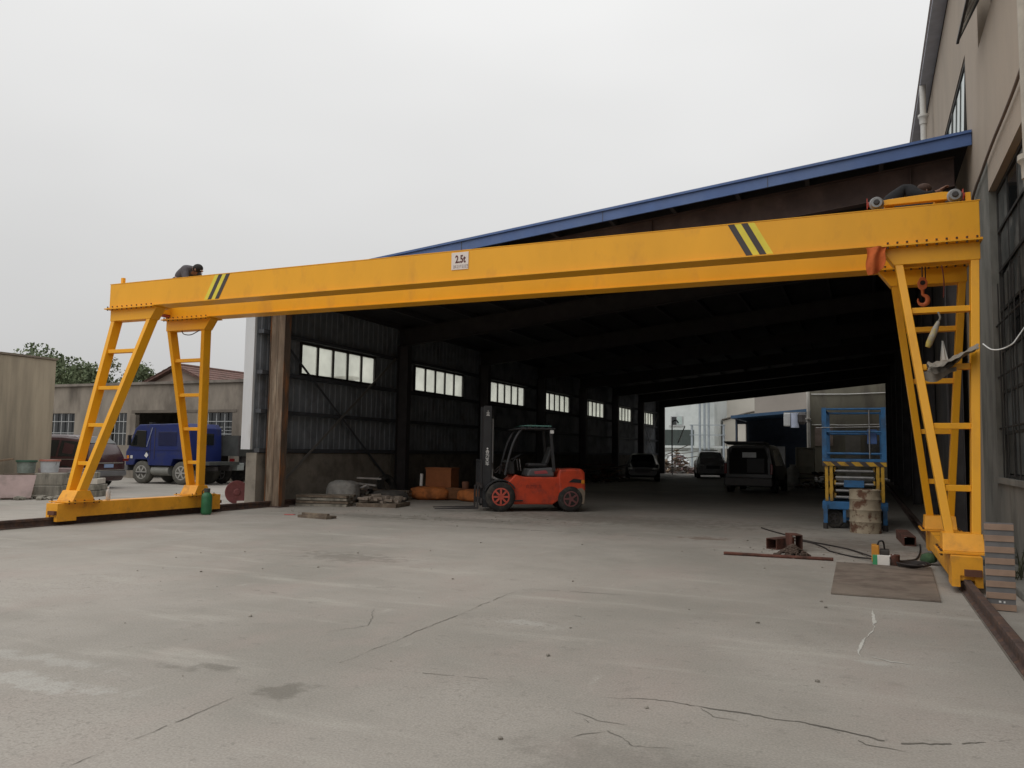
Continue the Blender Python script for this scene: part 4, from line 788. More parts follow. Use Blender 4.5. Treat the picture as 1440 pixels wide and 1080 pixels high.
# two cars further in
ST2 = [(-2.2, .45, .88, .95, .8, .7), (-2.1, .33, .9, 1.0, .88, .72), (-1.5, .3, .9, 1.06, .89, .7), (-.9, .28, .9, 1.42, .89, .6), (.0, .28, .9, 1.46, .89, .6), (.5, .28, .9, 1.38, .89, .6), (1.2, .28, .88, 1.0, .88, .7), (1.9, .32, .8, .9, .86, .68), (2.2, .42, .66, .74, .75, .55)]
c2_ = car('silver_car', 'grey car with pale windscreen in daylight beyond the shed, left of the black van', (-11.0, 63.5, 0), R_(-82), [(a, b, c+.1, d+.16, e+.02, f+.03) for a, b, c, d, e, f in ST2], paint_s, ((1.35, .89), (-1.3, .89)), .34, side_glass=((3, 4, .1, .95), (4, 5, .05, .9)), screens=((5, 6, .08, .94, (.015, .015)),), glass=glass_sky)
c3_ = car('dark_saloon', 'dark saloon car in deep shade by the left wall far inside the shed', (-11.2, 43.5, 0), R_(-75), ST2, M('dark_grey_paint', (.03, .032, .035), .3), ((1.35, .88), (-1.3, .88)), .32, side_glass=((3, 4, .1, .95), (4, 5, .05, .9)), screens=((5, 6, .08, .94, (.015, .015)), (2, 3, .1, .92, (-.015, .015))))
for c_, zz in ((c2_, .68), (c3_, .6)):
    for s in (-1, 1): P('headlamp', MB().box(2.0, s*.62-.15, zz, 2.2, s*.62+.12, zz+.13), lamp_w, c_, bevel=.03)
    P('grille', MB().box(2.08, -.4, zz-.12, 2.235, .4, zz+.06), plastic_k, c_)

c5_ = car('white_saloon', 'white saloon car in daylight in front of the white building', (-15.2, 71, 0), R_(-70), ST2, M('white_car_paint', (.6, .61, .62), .25, var=.05), ((1.35, .89), (-1.3, .89)), .33, side_glass=((3, 4, .1, .95), (4, 5, .05, .9)), screens=((5, 6, .05, .96, (.015, .015)),))
c4_ = car('grey_hatchback', 'grey hatchback with pale windscreen parked just left of the black van', (-8.9, 51.5, 0), R_(-76), [(a, b, c+.12, d+.2, e+.02, f+.04) for a, b, c, d, e, f in ST2], M('mid_grey_paint', (.22, .22, .23), .25), ((1.35, .89), (-1.3, .89)), .34, side_glass=((3, 4, .1, .95), (4, 5, .05, .9)), screens=((5, 6, .05, .96, (.015, .015)),), glass=M('windscreen_sky_tone', (.42, .45, .46), .15, var=.15, vsc=3))  # windscreen colour is pale to paint the sky reflected in it
P('roof_rack', MB().bar((-.8, -.5, 1.72), (-.8, .5, 1.72), .05, .04).bar((.1, -.5, 1.74), (.1, .5, 1.74), .05, .04), steel_gr, c4_, kind='stuff')
for s in (-1, 1): P('headlamp', MB().box(2.0, s*.62-.15, .74, 2.2, s*.62+.12, .88), lamp_w, c4_, bevel=.03)
P('grille', MB().box(2.08, -.4, .6, 2.235, .4, .8), plastic_k, c4_)
# ================================================================== FORKLIFT (local +x points to its front; mast on the left of the picture)
fl = T('forklift', 'orange-red forklift with black mast and green-topped roof at the shed mouth', 'forklift', (-7.80, 19.03, 0), R_(180+33))
P('chassis', MB().prism([(.78, .32), (.78, .62), (.60, .80), (.48, .92), (.30, .86), (-.65, .86), (-.65, .30), (-.46, .18), (.70, .18)], 'y', -.50, .50), red_fl, fl, bevel=.03)
mb = MB()
for i in range(9):
    a0, a1 = R_(20+i*14.5), R_(20+(i+1)*14.5); c0, s0, c1, s1 = math.cos(a0), math.sin(a0), math.cos(a1), math.sin(a1)
    mb.hexa([(.86+.40*c0, -.57, .37+.40*s0), (.86+.40*c0, .57, .37+.40*s0), (.86+.40*c1, .57, .37+.40*s1), (.86+.40*c1, -.57, .37+.40*s1)], [(.86+.425*c0, -.57, .37+.425*s0), (.86+.425*c0, .57, .37+.425*s0), (.86+.425*c1, .57, .37+.425*s1), (.86+.425*c1, -.57, .37+.425*s1)])
P('front_fender', mb, grey_fl, fl)
P('rear_mudguard', MB().prism([(-1.17, .20), (-1.26, .20), (-1.29, .52), (-1.20, .60), (-1.08, .58), (-1.15, .45)], 'y', .30, .556), M('mudguard_tan', (.2, .16, .12), .7, var=.2, vsc=6), fl, bevel=.01)
P('counterweight', MB().prism([(-.66, .28), (-.58, .86), (-.62, 1.06), (-1.20, 1.08), (-1.28, .98), (-1.30, .60), (-1.27, .30), (-1.14, .28), (-1.10, .44), (-.90, .54), (-.74, .44)], 'y', -.54, .54), red_fl, fl, bevel=.06)
P('lamp_recess', MB().prism([(-.86, .74), (-1.20, .72), (-1.25, .80), (-.98, .83)], 'y', .535, .552), plastic_k, fl); P('tail_lamp', MB().box(-1.27, .50, .70, -1.18, .556, .80), lamp_o, fl, bevel=.01)
P('hood', MB().prism([(.20, .862), (-.52, .862), (-.52, 1.10), (.12, 1.06)], 'y', -.42, .42), M('hood_grey', (.10, .10, .105), .5, var=.2, vsc=5), fl, bevel=.04)
P('side_stripe', MB().prism([(-.02, .93), (-.36, .95), (-.30, 1.03), (.0, 1.0)], 'y', .42, .428), M('stripe_pinkred', (.35, .07, .08), .5), fl)
seat = P('seat', MB().box(-.38, -.24, 1.105, .12, .24, 1.2), seat_m, fl, bevel=.04); P('seat_back', MB().hexa([(-.40, -.24, 1.18), (-.30, -.24, 1.18), (-.30, .24, 1.18), (-.40, .24, 1.18)], [(-.54, -.22, 1.62), (-.46, -.22, 1.62), (-.46, .22, 1.62), (-.54, .22, 1.62)]), seat_m, seat, bevel=.03)
P('dashboard', MB().prism([(.48, .92), (.62, .92), (.72, 1.22), (.62, 1.28), (.50, 1.2)], 'y', -.38, .38), plastic_k, fl, bevel=.02)
P('steering_wheel', MB().lathe((.38, 0, 1.34), (.45, 0, .9), [(0, .15), (.012, .17), (.025, .15), (.012, .135)], 20, True).cyl((.55, 0, 1.1), (.38, 0, 1.35), .02, n=8), plastic_k, fl)
for s in (-1, 1):
    P('guard_post', MB().tube(spline([(.74, s*.46, .90), (.66, s*.46, 1.30), (.52, s*.46, 1.75), (.34, s*.46, 2.04), (.22, s*.46, 2.06)], 5), .035, 8), grey_fl, fl, smooth=60)
    P('guard_post', MB().bar((-.50, s*.46, 1.0), (-.40, s*.46, 2.04), .07, .09), grey_fl, fl, bevel=.01)
    P('lever', MB().cyl((.30, s*.2, 1.0), (.34, s*.2, 1.3), .01, n=6), steel_gr, fl)
P('white_marker', MB().box(-.47, .50, 1.95, -.38, .515, 2.03), white_p, fl)
P('roof_guard', MB().box(-.52, -.52, 2.045, .36, .52, 2.085).prism([(.36, 2.045), (.52, 2.03), (.52, 2.05), (.36, 2.085)], 'y', -.52, .52), grey_fl, fl, bevel=.01)
for i in range(5): P('roof_slat', MB().box(-.40+i*.17, -.46, 2.086, -.33+i*.17, .46, 2.115), grey_fl, fl)
P('roof_cover', MB().prism([(-.44, 2.117), (.46, 2.117), (.18, 2.155), (-.40, 2.15)], 'y', -.48, .48), green_fl, fl, bevel=.01)
_P = P
def P(name, mb, *a_, **k_):
    return _P(name, mb.xf(Matrix.Translation((-.22, 0, 0))), *a_, **k_)      # the mast group sits this much nearer the axle
for s in (-1, 1):
    P('mast_channel', MB().box(1.30, s*.30-.05, .10, 1.50, s*.30+.05, 2.62), grey_fl, fl, bevel=.008)
    P('inner_channel', MB().box(1.34, s*.20-.03, .12, 1.46, s*.20+.03, 2.60), steel_dk, fl)
    P('lift_cylinder', MB().cyl((1.26, s*.25, .2), (1.26, s*.25, 2.3), .03, n=10), steel_gr, fl)
    P('tilt_cylinder', MB().cyl((.90, s*.34, .66), (1.28, s*.34, .85), .035, n=10), steel_gr, fl)
    P('fork', MB().prism([(1.60, .62), (1.64, .62), (1.64, .09), (2.68, .065), (2.68, .05), (1.60, .05)], 'y', s*.30-.06, s*.30+.06), steel_dk, fl)
for z in (2.52, 1.35, .35): P('mast_crossbar', MB().box(1.31, -.249, z, 1.345, .249, z+.1), steel_dk, fl)
P('carriage', MB().box(1.52, -.46, .2, 1.58, .46, .32).box(1.52, -.46, .58, 1.58, .46, .7), steel_dk, fl)
lr = P('load_backrest', MB().box(1.55, -.50, .7, 1.58, -.46, 1.28).box(1.55, .46, .7, 1.58, .50, 1.28).box(1.55, -.46, 1.24, 1.58, .46, 1.28), grey_fl, fl)
for y in (-.3, -.1, .1, .3): P('backrest_bar', MB().box(1.555, y-.015, .702, 1.575, y+.015, 1.239), grey_fl, lr)
P('hose_bundle', MB().tube(spline([(.9, .2, .85), (1.05, .28, 1.05), (1.2, .3, .95), (1.27, .33, 1.2)]), .016, 6).tube(spline([(.8, .1, .9), (1.0, .2, 1.12), (1.2, .22, 1.0)]), .014, 6), cable_m, fl, kind='stuff')
# lettering on the near mast channel (local +y faces the camera here)
LM = Matrix(((-1, 0, 0, 0), (0, 0, 1, 0), (0, 1, 0, 0), (0, 0, 0, 1)))
mb = MB().lathe((1.40, .3505, 1.55), (0, 1, 0), [(0, .022), (.004, .022)], 10)
for k, z in enumerate((1.465, 1.365, 1.265, 1.165)):
    g_ = text_mb('合力叉车'[k], .10, .001, 1, .0018).xf(Matrix.Translation((1.40, .353, z)) @ LM); mb.add(g_.v, g_.f)
P('mast_lettering', mb, white_p, fl, kind='stuff')
mb = MB().box(1.36, .3505, 2.43, 1.44, .356, 2.445).box(1.395, .3505, 2.4, 1.405, .356, 2.50).box(1.355, .3505, 2.37, 1.445, .356, 2.382).box(1.37, .3505, 2.385, 1.39, .356, 2.405).box(1.41, .3505, 2.385, 1.43, .356, 2.405)
P('mast_mark', mb, white_p, fl, kind='stuff')
P = _P
mb = text_mb('合力叉车', .10, .001, 1.15, .001).xf(Matrix.Translation((.02, .503, .62)) @ LM)
P('side_lettering', mb, M('lettering_dark', (.22, .03, .02), .5), fl, kind='stuff')
P('step', MB().box(.30, .50, .26, .62, .56, .29), plastic_k, fl)
for s in (-1, 1):
    wheel(fl, .86, s*.48, .37, .24, rim=red_rim, side=s, spokes=8)
    wheel(fl, -.92, s*.46, .325, .2, rim=M('wheel_maroon', (.16, .06, .06), .6, var=.2), side=s, spokes=5)

# ================================================================== SCISSOR LIFT
ls_ = T('scissor_lift', 'blue scissor lift with folded yellow arms beside the factory wall', 'scissor lift', (-.19, 18.9, 0))
W2, Y0, Y1 = .62, -.95, .95
P('chassis', MB().box(-W2, Y0, .40, W2, Y1, .56), blue_l, ls_, bevel=.01)
for x in (-W2+.02, W2-.10):
    P('outrigger', MB().box(x, Y0-.06, .12, x+.08, Y0-.001, .5), blue_l, ls_); P('outrigger_foot', MB().cyl((x+.04, Y0-.03, .0), (x+.04, Y0-.03, .12), .05, n=10), steel_dk, ls_)
for s in (-1, 1):
    for y in (Y0+.22, Y1-.22): wheel(ls_, s*.40, y, .20, .12, side=s, rim=steel_dk)
    P('steer_link', MB().box(s*.2-.03, Y0+.02, .14, s*.2+.03, Y0+.1, .399), blue_l, ls_)
P('axle', MB().box(-.45, Y0+.19, .17, .45, Y0+.25, .23), blue_l, ls_)
for k in range(5):
    z = .62+k*.135
    for s in (-1, 1):
        P('scissor_arm', MB().bar((s*(.43+.05*(k % 2)), Y0+.05, z), (s*(.43+.05*(k % 2)), Y1-.05, z+.06), .04, .09), yel_l, ls_)
        P('scissor_arm', MB().bar((s*(.37+.05*(k % 2)), Y1-.05, z), (s*(.37+.05*(k % 2)), Y0+.05, z+.06), .035, .09), yel_l, ls_)
    P('cross_tube', MB().cyl((-.36, Y0+.06, z+.03), (.36, Y0+.06, z+.03), .03, n=10), steel_gr, ls_)
for s in (-1, 1):
    for dx in (0, .09): P('end_bracket', MB().box(s*(.44+dx)-.03, Y0-.012, .57, s*(.44+dx)+.03, Y0+.004, 1.29), yel_l, ls_)
P('platform', MB().box(-W2+.01, Y0-.02, 1.38, W2-.01, Y1+.02, 1.44), blue_l, ls_, bevel=.006)
tbz = P('toe_board', MB().box(-W2+.01, Y0-.03, 1.29, W2-.01, Y0-.021, 1.379), stripe_k, ls_)
for i in range(5):
    x = -.60+i*.27; e = min(x+.15, W2-.02)
    P('hazard_stripe', MB().prism([(x+.09, 1.292), (min(e+.09, W2-.012), 1.292), (e, 1.377), (x, 1.377)], 'y', Y0-.034, Y0-.0305), yel_l, tbz)
for x in (-W2+.05, W2-.05):
    for y in (Y0+.03, Y1-.03): P('guard_post', MB().box(x-.04 if x < 0 else x-.05, y-.03, 1.441, x+.05 if x < 0 else x+.04, y+.03, 2.50), blue_l, ls_)
for z in (1.55, 2.0, 2.47):
    for y in (Y0+.03, Y1-.03): P('guard_rail', MB().cyl((-W2+.10, y, z), (W2-.10, y, z), .022, n=8), blue_l, ls_)
    for x in (-W2+.06, W2-.06): P('guard_rail', MB().cyl((x, Y0+.06, z), (x, Y1-.06, z), .022, n=8), blue_l, ls_)
P('gate_bar', MB().cyl((.30, Y0, 1.45), (.30, Y0, 2.45), .015, n=8).cyl((-W2-.1, Y0-.01, 2.08), (W2-.12, Y0-.01, 2.10), .01, n=6), steel_gr, ls_)
P('control_box', MB().box(.26, Y0+.1, 1.75, .44, Y0+.25, 2.05), M('control_blue', (.06, .12, .3), .5), ls_, bevel=.01)
P('power_unit', MB().box(-.2, Y0+.0, .86, .18, Y0+.04, 1.0), blue_l, ls_)

dm = T('steel_drum', 'dented beige steel drum with rust patches in front of the blue lift', 'drum', (0, 17.42, 0))
pr = [(0, .27), (0, .29), (.02, .292), (.04, .285)]+[q for z in (.22, .45, .66) for q in ((z-.03, .285), (z, .30), (z+.03, .285))]+[(.80, .285), (.83, .292), (.84, .285), (.845, .27), (.82, .265)]
P('shell', MB().lathe((0, 0, 0), (0, 0, 1), pr, 32), drum_m, dm, smooth=35); P('bung', MB().cyl((.12, 0, .82), (.12, 0, .845), .035, n=12), steel_gr, dm)

# ================================================================== LOOSE THINGS ON THE RIGHT
sb = T('striped_board', 'upright board with brown and dark grey stripes beside the right rail', 'board', (1.21, 9.3, 0))
P('panel', MB().box(-.125, 0, 0, .125, .03, .86), stripe_gr, sb)
nst = 8
for i in range(nst):
    z = .008+i*.1115; P('slat', MB().box(-.127, -.010, z, .127, -.001, z+.060), stripe_br, sb, bevel=.002)
P('paint_marks', MB().box(-.02, -.004, .082, .0, -.0005, .10).box(.02, -.004, .08, .035, -.0005, .098), white_p, sb, kind='stuff')
sp = TM('steel_plate', 'flat brownish steel plate lying on the concrete by the right rail', 'steel plate', MB().hexa([(-.36, 9.5, .002), (.70, 9.52, .002), (.80, 12.3, .002), (-.38, 12.2, .002)], [(-.36, 9.5, .026), (.70, 9.52, .026), (.80, 12.3, .026), (-.38, 12.2, .026)]), plate_m, bevel=.004)
TM('rusty_pipe', 'long thin rusty pipe lying on the ground left of the steel plate', 'pipe', MB().tube([(-1.95, 12.4, .025), (-1.2, 12.44, .022), (-.43, 12.48, .025)], .024, 10), rust_red, smooth=60)
def boxtube(label, x, y, rz, l, w_, h_):
    t = TM('box_section', label, 'steel section', MB().box(-w_/2, 0, 0, w_/2, l, .012).box(-w_/2, 0, h_-.012, w_/2, l, h_).box(-w_/2, 0, .0121, -w_/2+.012, l, h_-.0121).box(w_/2-.012, 0, .0121, w_/2, l, h_-.0121), rust_red, (x, y, 0), rz); return t
boxtube('short open-ended black box section lying behind the rusty pipe', -1.38, 13.5, R_(-28), .5, .19, .17)
boxtube('rusty box section offcut standing beside the dark rubble heap', -.98, 13.35, R_(20), .35, .17, .26)
boxtube('open-ended rusty box section near the foot of the right crane leg', .68, 15.2, R_(3), 1.4, .19, .16)
rd = random.Random(21); mb = MB()
for i in range(300):
    a = rd.uniform(0, 6.28); q = rd.random()**.7; r = rd.uniform(.012, .04); mb.rock((-1.0+math.cos(a)*q*.26, 12.72+math.sin(a)*q*.25, max(.012, .17*(1-q))), r, rd)
TM('rubble_heap', 'small dark brown heap of rubble behind the rusty pipe', 'rubble', mb, M('rubble_brown', (.075, .052, .04), .95, var=.35, vsc=12), kind='stuff')
wm = T('welding_set', 'orange and black welding set standing on the steel plate edge', 'welding set', (.17, 12.52, .0))
P('case', MB().box(-.10, -.1, .03, .0, .14, .26), gas_y, wm, bevel=.012); P('side_unit', MB().box(.005, -.08, .03, .13, .14, .2), M('unit_black', (.05, .045, .04), .6, var=.3), wm, bevel=.015); P('handle', MB().tube(spline([(-.02, -.02, .26), (0, -.02, .31), (.05, .0, .31), (.07, .04, .2)]), .012, 8), plastic_k, wm); P('foot', MB().box(-.09, -.09, .026, .12, .13, .0299), plastic_k, wm)
pb = T('white_carton', 'small white and green carton in front of the welding set', 'carton', (.19, 12.24, .026))
P('box', MB().box(-.05, -.06, 0, .10, .06, .12), paper, pb); P('green_end', MB().box(-.11, -.061, 0, -.0505, .061, .12), box_g, pb); P('flap', MB().hexa([(.10, -.06, .118), (.10, .06, .118), (.10, .06, .121), (.10, -.06, .121)], [(.15, -.06, .14), (.15, .06, .14), (.15, .06, .143), (.15, -.06, .143)]), paper, pb)
TM('rusty_can', 'rusty brown can beside the white carton', 'can', MB().lathe((0, 0, 0), (0, 0, 1), [(0, .055), (.01, .06), (.13, .06), (.14, .063), (.145, .057), (.12, .052)], 18), rust_red, (.36, 12.22, .026), smooth=40)
def cab_(label, pts, r=.012, m=cable_m): return TM('cable', label, 'cable', MB().tube(spline(pts, 5), r, 6), m, smooth=60)
cab_('dark cable running from the shed floor past the rubble to the welding set', [(-1.95, 17.2, .013), (-1.7, 16.6, .013), (-1.35, 15.9, .013), (-1.0, 15.1, .013), (-.55, 14.5, .013), (-.2, 13.95, .013), (.12, 12.75, .05)])
cab_('second dark cable running beside the first towards the steel plate', [(-1.4, 14.9, .013), (-.95, 14.9, .013), (-.65, 14.2, .013), (-.5, 13.6, .013), (-.2, 13.1, .013), (.06, 12.7, .04)])
cab_('loop of dark cable rising towards the foot of the crane leg', [(.3, 12.9, .04), (.42, 12.75, .03), (.55, 12.85, .03), (.68, 13.3, .015), (.78, 14.3, .015), (.84, 15.4, .015)])
co = T('cable_coil', 'flat coil of dark cable lying on the steel plate', 'cable', (.52, 12.15, .026))
for i in range(4):
    rr = .11+.022*i; P('turn', MB().tube([(math.cos(R_(a))*rr*(1.15)+.02*i, math.sin(R_(a))*rr*1.3, .014+.012*i+.004*math.sin(R_(a*2))) for a in range(0, 361, 20)], .011, 6), cable_m, co, smooth=60)
fe = T('fire_extinguisher', 'small red fire extinguisher between the right crane legs', 'fire extinguisher', (1.22, 14.75, 0))
P('cylinder', MB().lathe((0, 0, 0), (0, 0, 1), [(0, .07), (.01, .08), (.44, .08), (.50, .06), (.53, .025), (.56, .025)], 20), red_ext, fe, smooth=40); P('label', MB().lathe((0, 0, .16), (0, 0, 1), [(0, .0805), (.16, .0805)], 20), paper, fe, smooth=40)
P('valve', MB().box(-.015, -.06, .56, .015, .05, .585).box(-.015, -.08, .60, .015, .05, .615), plastic_k, fe); P('hose', MB().tube(spline([(0, -.04, .57), (.09, -.05, .52), (.11, -.03, .3), (.1, 0, .15)]), .012, 6), plastic_k, fe)
TM('rag_bundle', 'dull green cloth bundle on the ground by the right rail', 'bundle', MB().rock((0, 0, .09), .13, random.Random(2), (1, 1, .8)), M('cloth_green', (.05, .1, .05), .95, var=.3, vsc=20), (.80, 12.75, 0), smooth=80)
rd = random.Random(8)
for i, (x, y, lab) in enumerate(((1.62, 11.2, 'tuft of dry weeds at the wall foot nearest the striped board'), (1.60, 12.6, 'tuft of dry weeds at the wall foot under the tall window'), (1.64, 13.9, 'tuft of dry weeds by the wall beside the far crane leg'))):
    mb = MB()
    for k in range(26):
        a = rd.uniform(0, 6.28); l_ = rd.uniform(.25, .7); d = Vector((math.cos(a)*.35, math.sin(a)*.5, 1)).normalized(); p0 = Vector((rd.uniform(-.08, .08), rd.uniform(-.25, .25), 0)); s = Vector((-d.y, d.x, 0)).normalized()*.008
        p1 = p0+d*l_*.6; p2 = p0+d*l_+Vector((d.x, d.y, -.1))*.2; mb.add([p0-s, p0+s, p1+s*.8, p1-s*.8, p2], [(0, 1, 2, 3), (3, 2, 4)])
        for _ in range(3):
            q = p0.lerp(p2, rd.uniform(.3, 1)); u = Vector((rd.gauss(0, 1), rd.gauss(0, 1), rd.gauss(0, .6))).normalized()*.035; v = u.cross(Vector((0, .3, 1))).normalized()*.014; mb.add([q, q+u*.5+v, q+u, q+u*.5-v], [(0, 1, 2, 3)])
    TM('weed_tuft', lab, 'weeds', mb, M('weed', (.08, .085, .05), .9, var=.3, vsc=9), (x, y, 0), group='weeds along the factory wall')
TM('wall_ledge', 'low concrete ledge along the foot of the factory wall', 'ledge', MB().box(1.5, 2, .0, 1.84, 14.2, .10), render_lo, bevel=.02)

# ================================================================== LOOSE THINGS ON THE LEFT
gb = T('gas_cylinder', 'green gas cylinder standing at the far end of the left crane beam', 'gas cylinder', (-13.31, 13.62, 0)); gb.scale = (.85, .85, .85)
P('body', MB().lathe((0, 0, 0), (0, 0, 1), [(0, .10), (.02, .125), (.08, .135), (.45, .135), (.52, .12), (.57, .07), (.60, .04), (.64, .035)], 22), green_b, gb, smooth=45)
P('collar', MB().lathe((0, 0, .58), (0, 0, 1), [(0, .075), (.09, .08), (.095, .07), (.0, .065)], 18, True), M('collar_dark', (.05, .06, .055), .5), gb); P('valve', MB().box(-.07, -.02, .62, .05, .02, .66).cyl((0, 0, .6), (0, 0, .68), .02, n=8), steel_gr, gb)
P('hose', MB().tube(spline([(-.07, 0, .64), (-.16, 0, .6), (-.2, .05, .45)]), .012, 6), cable_m, gb)
ds = T('red_disc', 'dull red metal disc propped upright beside the shed corner', 'disc', (-15.1, 16.5, 0))
P('disc', MB().lathe((0, 0, .31), (.80, -.60, .06), [(-.02, .29), (-.012, .305), (.012, .305), (.02, .29), (.012, .25), (.012, .09), (.03, .07), (.03, .01)], 32), disc_m, ds, smooth=35)
P('prop', MB().box(.06, -.06, 0, .34, .12, .09), M('prop_pale', (.45, .42, .38), .9, var=.1), ds)
bt = T('plastic_bottle', 'clear white plastic bottle standing on the left crane beam', 'bottle', (-13.72, 11.42, .411))
P('body', MB().lathe((0, 0, 0), (0, 0, 1), [(0, .035), (.01, .042), (.17, .042), (.2, .03), (.225, .015), (.24, .015)], 16), M('bottle_clear', (.55, .53, .5), .3), bt, smooth=45); P('cap', MB().cyl((0, 0, .24), (0, 0, .262), .017, n=10), white_p, bt)
# junk at the streaked building
TM('leaning_sheet', 'pinkish board lying tilted on blocks before the streaked building', 'board', MB().hexa([(-23.0, 12.4, .03), (-20.5, 14.65, .03), (-20.75, 14.95, .62), (-23.2, 12.8, .62)], [(-22.97, 12.37, .06), (-20.46, 14.62, .06), (-20.70, 14.92, .65), (-23.15, 12.77, .65)]), sheet_pk)
for k, (x, y, z, lab) in enumerate(((-20.95, 15.55, 0, 'lower cement block of the pair at the end of the pinkish board'), (-21.05, 15.62, .345, 'upper cement block of the pair at the end of the pinkish board'))):
    t = T('cement_block', lab, 'block', (x, y, z), R_(38), 'stacked cement blocks'); P('block', MB().box(-.36, -.25, 0, .36, .25, .34), block_c, t, bevel=.02)
for k, (x, y, z, lab, m, lid) in enumerate(((-22.1, 15.6, .66, 'grey-green paint bucket standing left of the white one by the streaked wall', M('bucket_green', (.24, .28, .25), .5, var=.25, vsc=8), M('lid_green', (.05, .12, .08), .5)), (-21.45, 15.85, .69, 'white paint bucket with red rim on the cement block', M('bucket_white', (.48, .5, .52), .5, var=.12, vsc=8), M('lid_red', (.4, .16, .12), .5)))):
    t = T('paint_bucket', lab, 'bucket', (x, y, z), 0, 'paint buckets'); P('pail', MB().lathe((0, 0, 0), (0, 0, 1), [(0, .2), (.0, .22), (.33, .25), (.34, .265), (.36, .265), (.36, .24), (.3, .235)], 22), m, t, smooth=40); P('rim', MB().lathe((0, 0, .345), (0, 0, 1), [(-.03, .262), (-.03, .275), (.02, .275), (.02, .262)], 22, True), lid, t)
    P('handle', MB().tube([(math.cos(R_(a))*.27, 0, .3-math.sin(R_(a))*.2) for a in range(0, 181, 20)], .006, 6), steel_gr, t)
TM('support_crate', 'low wooden crate under the green bucket behind the pinkish board', 'crate', MB().box(-.45, -.4, 0, .45, .4, .65), wood_dk, (-22.1, 15.6, 0), R_(35), bevel=.01)
sl_ = T('slab_stack', 'stack of pale stone slabs between cement blocks and crane leg', 'slab stack', (-21.0, 16.6, 0), R_(30))
for i, (w_, d_, m) in enumerate(((.62, .4, block_c), (.55, .38, block_c), (.5, .42, M('slab_white', (.5, .46, .4), .9, var=.15, vsc=5)), (.4, .3, block_c))): P('slab', MB().box(-w_, -d_, .001+i*.175, w_, d_, .001+i*.175+.165), m, sl_, bevel=.015, rot=(0, 0, R_(i*7-8)))
sl2 = T('board_pile', 'pile of short grey boards beside the parked SUV', 'board pile', (-22.3, 16.75, 0), R_(25))
for i in range(5): P('board', MB().box(-.65+.05*i, -.3, i*.16, .6+.04*i, .3, i*.16+.14), block_c if i % 2 else sheet_pk, sl2, bevel=.01, rot=(0, 0, R_(5*i-9)))
for i, (a, b, lab) in enumerate((((-22.75, 13.2, .72), (-22.7, 15.6, 1.05), 'pale timber offcut poking up over the pinkish board'), ((-22.75, 12.5, .75), (-22.6, 14.6, .95), 'dark timber offcut leaning beside the pale one on the left'))):
    TM('timber_offcut', lab, 'timber', MB().bar(a, b, .12, .05), wood if i == 0 else wood_dk)

rd = random.Random(77); mb = MB()
for i in range(70):
    r = rd.uniform(.04, .13); a = rd.uniform(0, 6.28); q = rd.random(); mb.rock((-20.9+math.cos(a)*q*.9, 15.3+math.sin(a)*q*1.0, r*.4), r, rd)
TM('rubble', 'loose broken concrete strewn around the cement blocks on the left', 'rubble', mb, block_c, kind='stuff')

# ================================================================== JUNK INSIDE THE SHED
tm_ = T('timber_bundle', 'small bundle of grey battens on the concrete in front of the shed', 'timber', (-10.8, 14.25, 0), R_(-7))
for i in range(3): P('batten', MB().box(-.42, -.16+i*.11, .0, .42, -.07+i*.11, .06), wood_dk, tm_, bevel=.004)
P('batten', MB().box(-.34, -.12, .061, .40, -.04, .11), wood_dk, tm_, bevel=.004)
TM('red_offcut', 'short pinkish-red strip lying on the concrete near the battens', 'strip', MB().box(-.12, -.04, .001, .12, .04, .012), M('red_strip', (.5, .09, .09), .6), (-11.8, 14.58, 0), R_(10))
tp = T('brick_pallet', 'low heap of pale bricks on a pallet left of the orange sacks', 'bricks', (-11.6, 18.1, 0), R_(10))
P('pallet', MB().box(-.55, -.5, .001, .55, .5, .10), wood_dk, tp); rd = random.Random(31)
for i in range(46):
    z = .102+.062*(i//22); o = P('brick', MB().box(-.115, -.055, 0, .115, .055, .058), brick_m, tp) if i == 0 else D('brick', bk0, tp, (0, 0, 0))
    if i == 0: bk0 = o
    o.location = (rd.uniform(-.42, .42), rd.uniform(-.42, .42), z+rd.uniform(0, .05)); o.rotation_euler = (rd.uniform(-.12, .12), rd.uniform(-.12, .12), rd.uniform(0, 3.1))
def lumpy(label, x, y, rx, ry, h_, seed, m, name='sack', cat='sack', rz=0, group=None):
    rd = random.Random(seed); bm = bmesh.new(); bmesh.ops.create_icosphere(bm, subdivisions=4, radius=1); V = []
    from mathutils import noise as ns
    for v in bm.verts:
        k = 1+.16*ns.noise(v.co*2.3+Vector((seed, 0, 0)))+.05*ns.noise(v.co*7); p = v.co*k; s = lambda q: math.copysign(abs(q)**.6, q)
        V.append((s(p.x)*rx, s(p.y)*ry, max(0.0, (s(p.z)*.5+.48)*h_)))
    F = [tuple(q.index for q in f.verts) for f in bm.faces]; bm.free()
    return TM(name, label, cat, MB().add(V, F), m, (x, y, .001), rz, group=group, smooth=70)
lumpy('long orange sack lying in the shed left of the forklift', -12.0, 21.3, .62, .4, .40, 3, orange_m, rz=R_(8), group='orange sacks on the shed floor')
lumpy('smaller orange sack next to the forklift mast', -10.6, 21.3, .42, .34, .36, 5, orange_m, rz=R_(-12), group='orange sacks on the shed floor')
lumpy('brown sack end lying between the two orange sacks', -11.35, 21.6, .35, .3, .38, 9, M('sack_brown', (.2, .09, .04), .9, var=.25, vsc=6), rz=.4, group='orange sacks on the shed floor')
cb_ = T('orange_carton', 'tall orange-brown carton standing on the orange sack', 'carton', (-11.85, 21.75, .36), R_(4))
P('box', MB().box(-.42, -.3, 0, .42, .3, .56), carton, cb_, bevel=.01); P('lid', MB().box(-.44, -.32, .561, .44, .32, .60), carton, cb_)
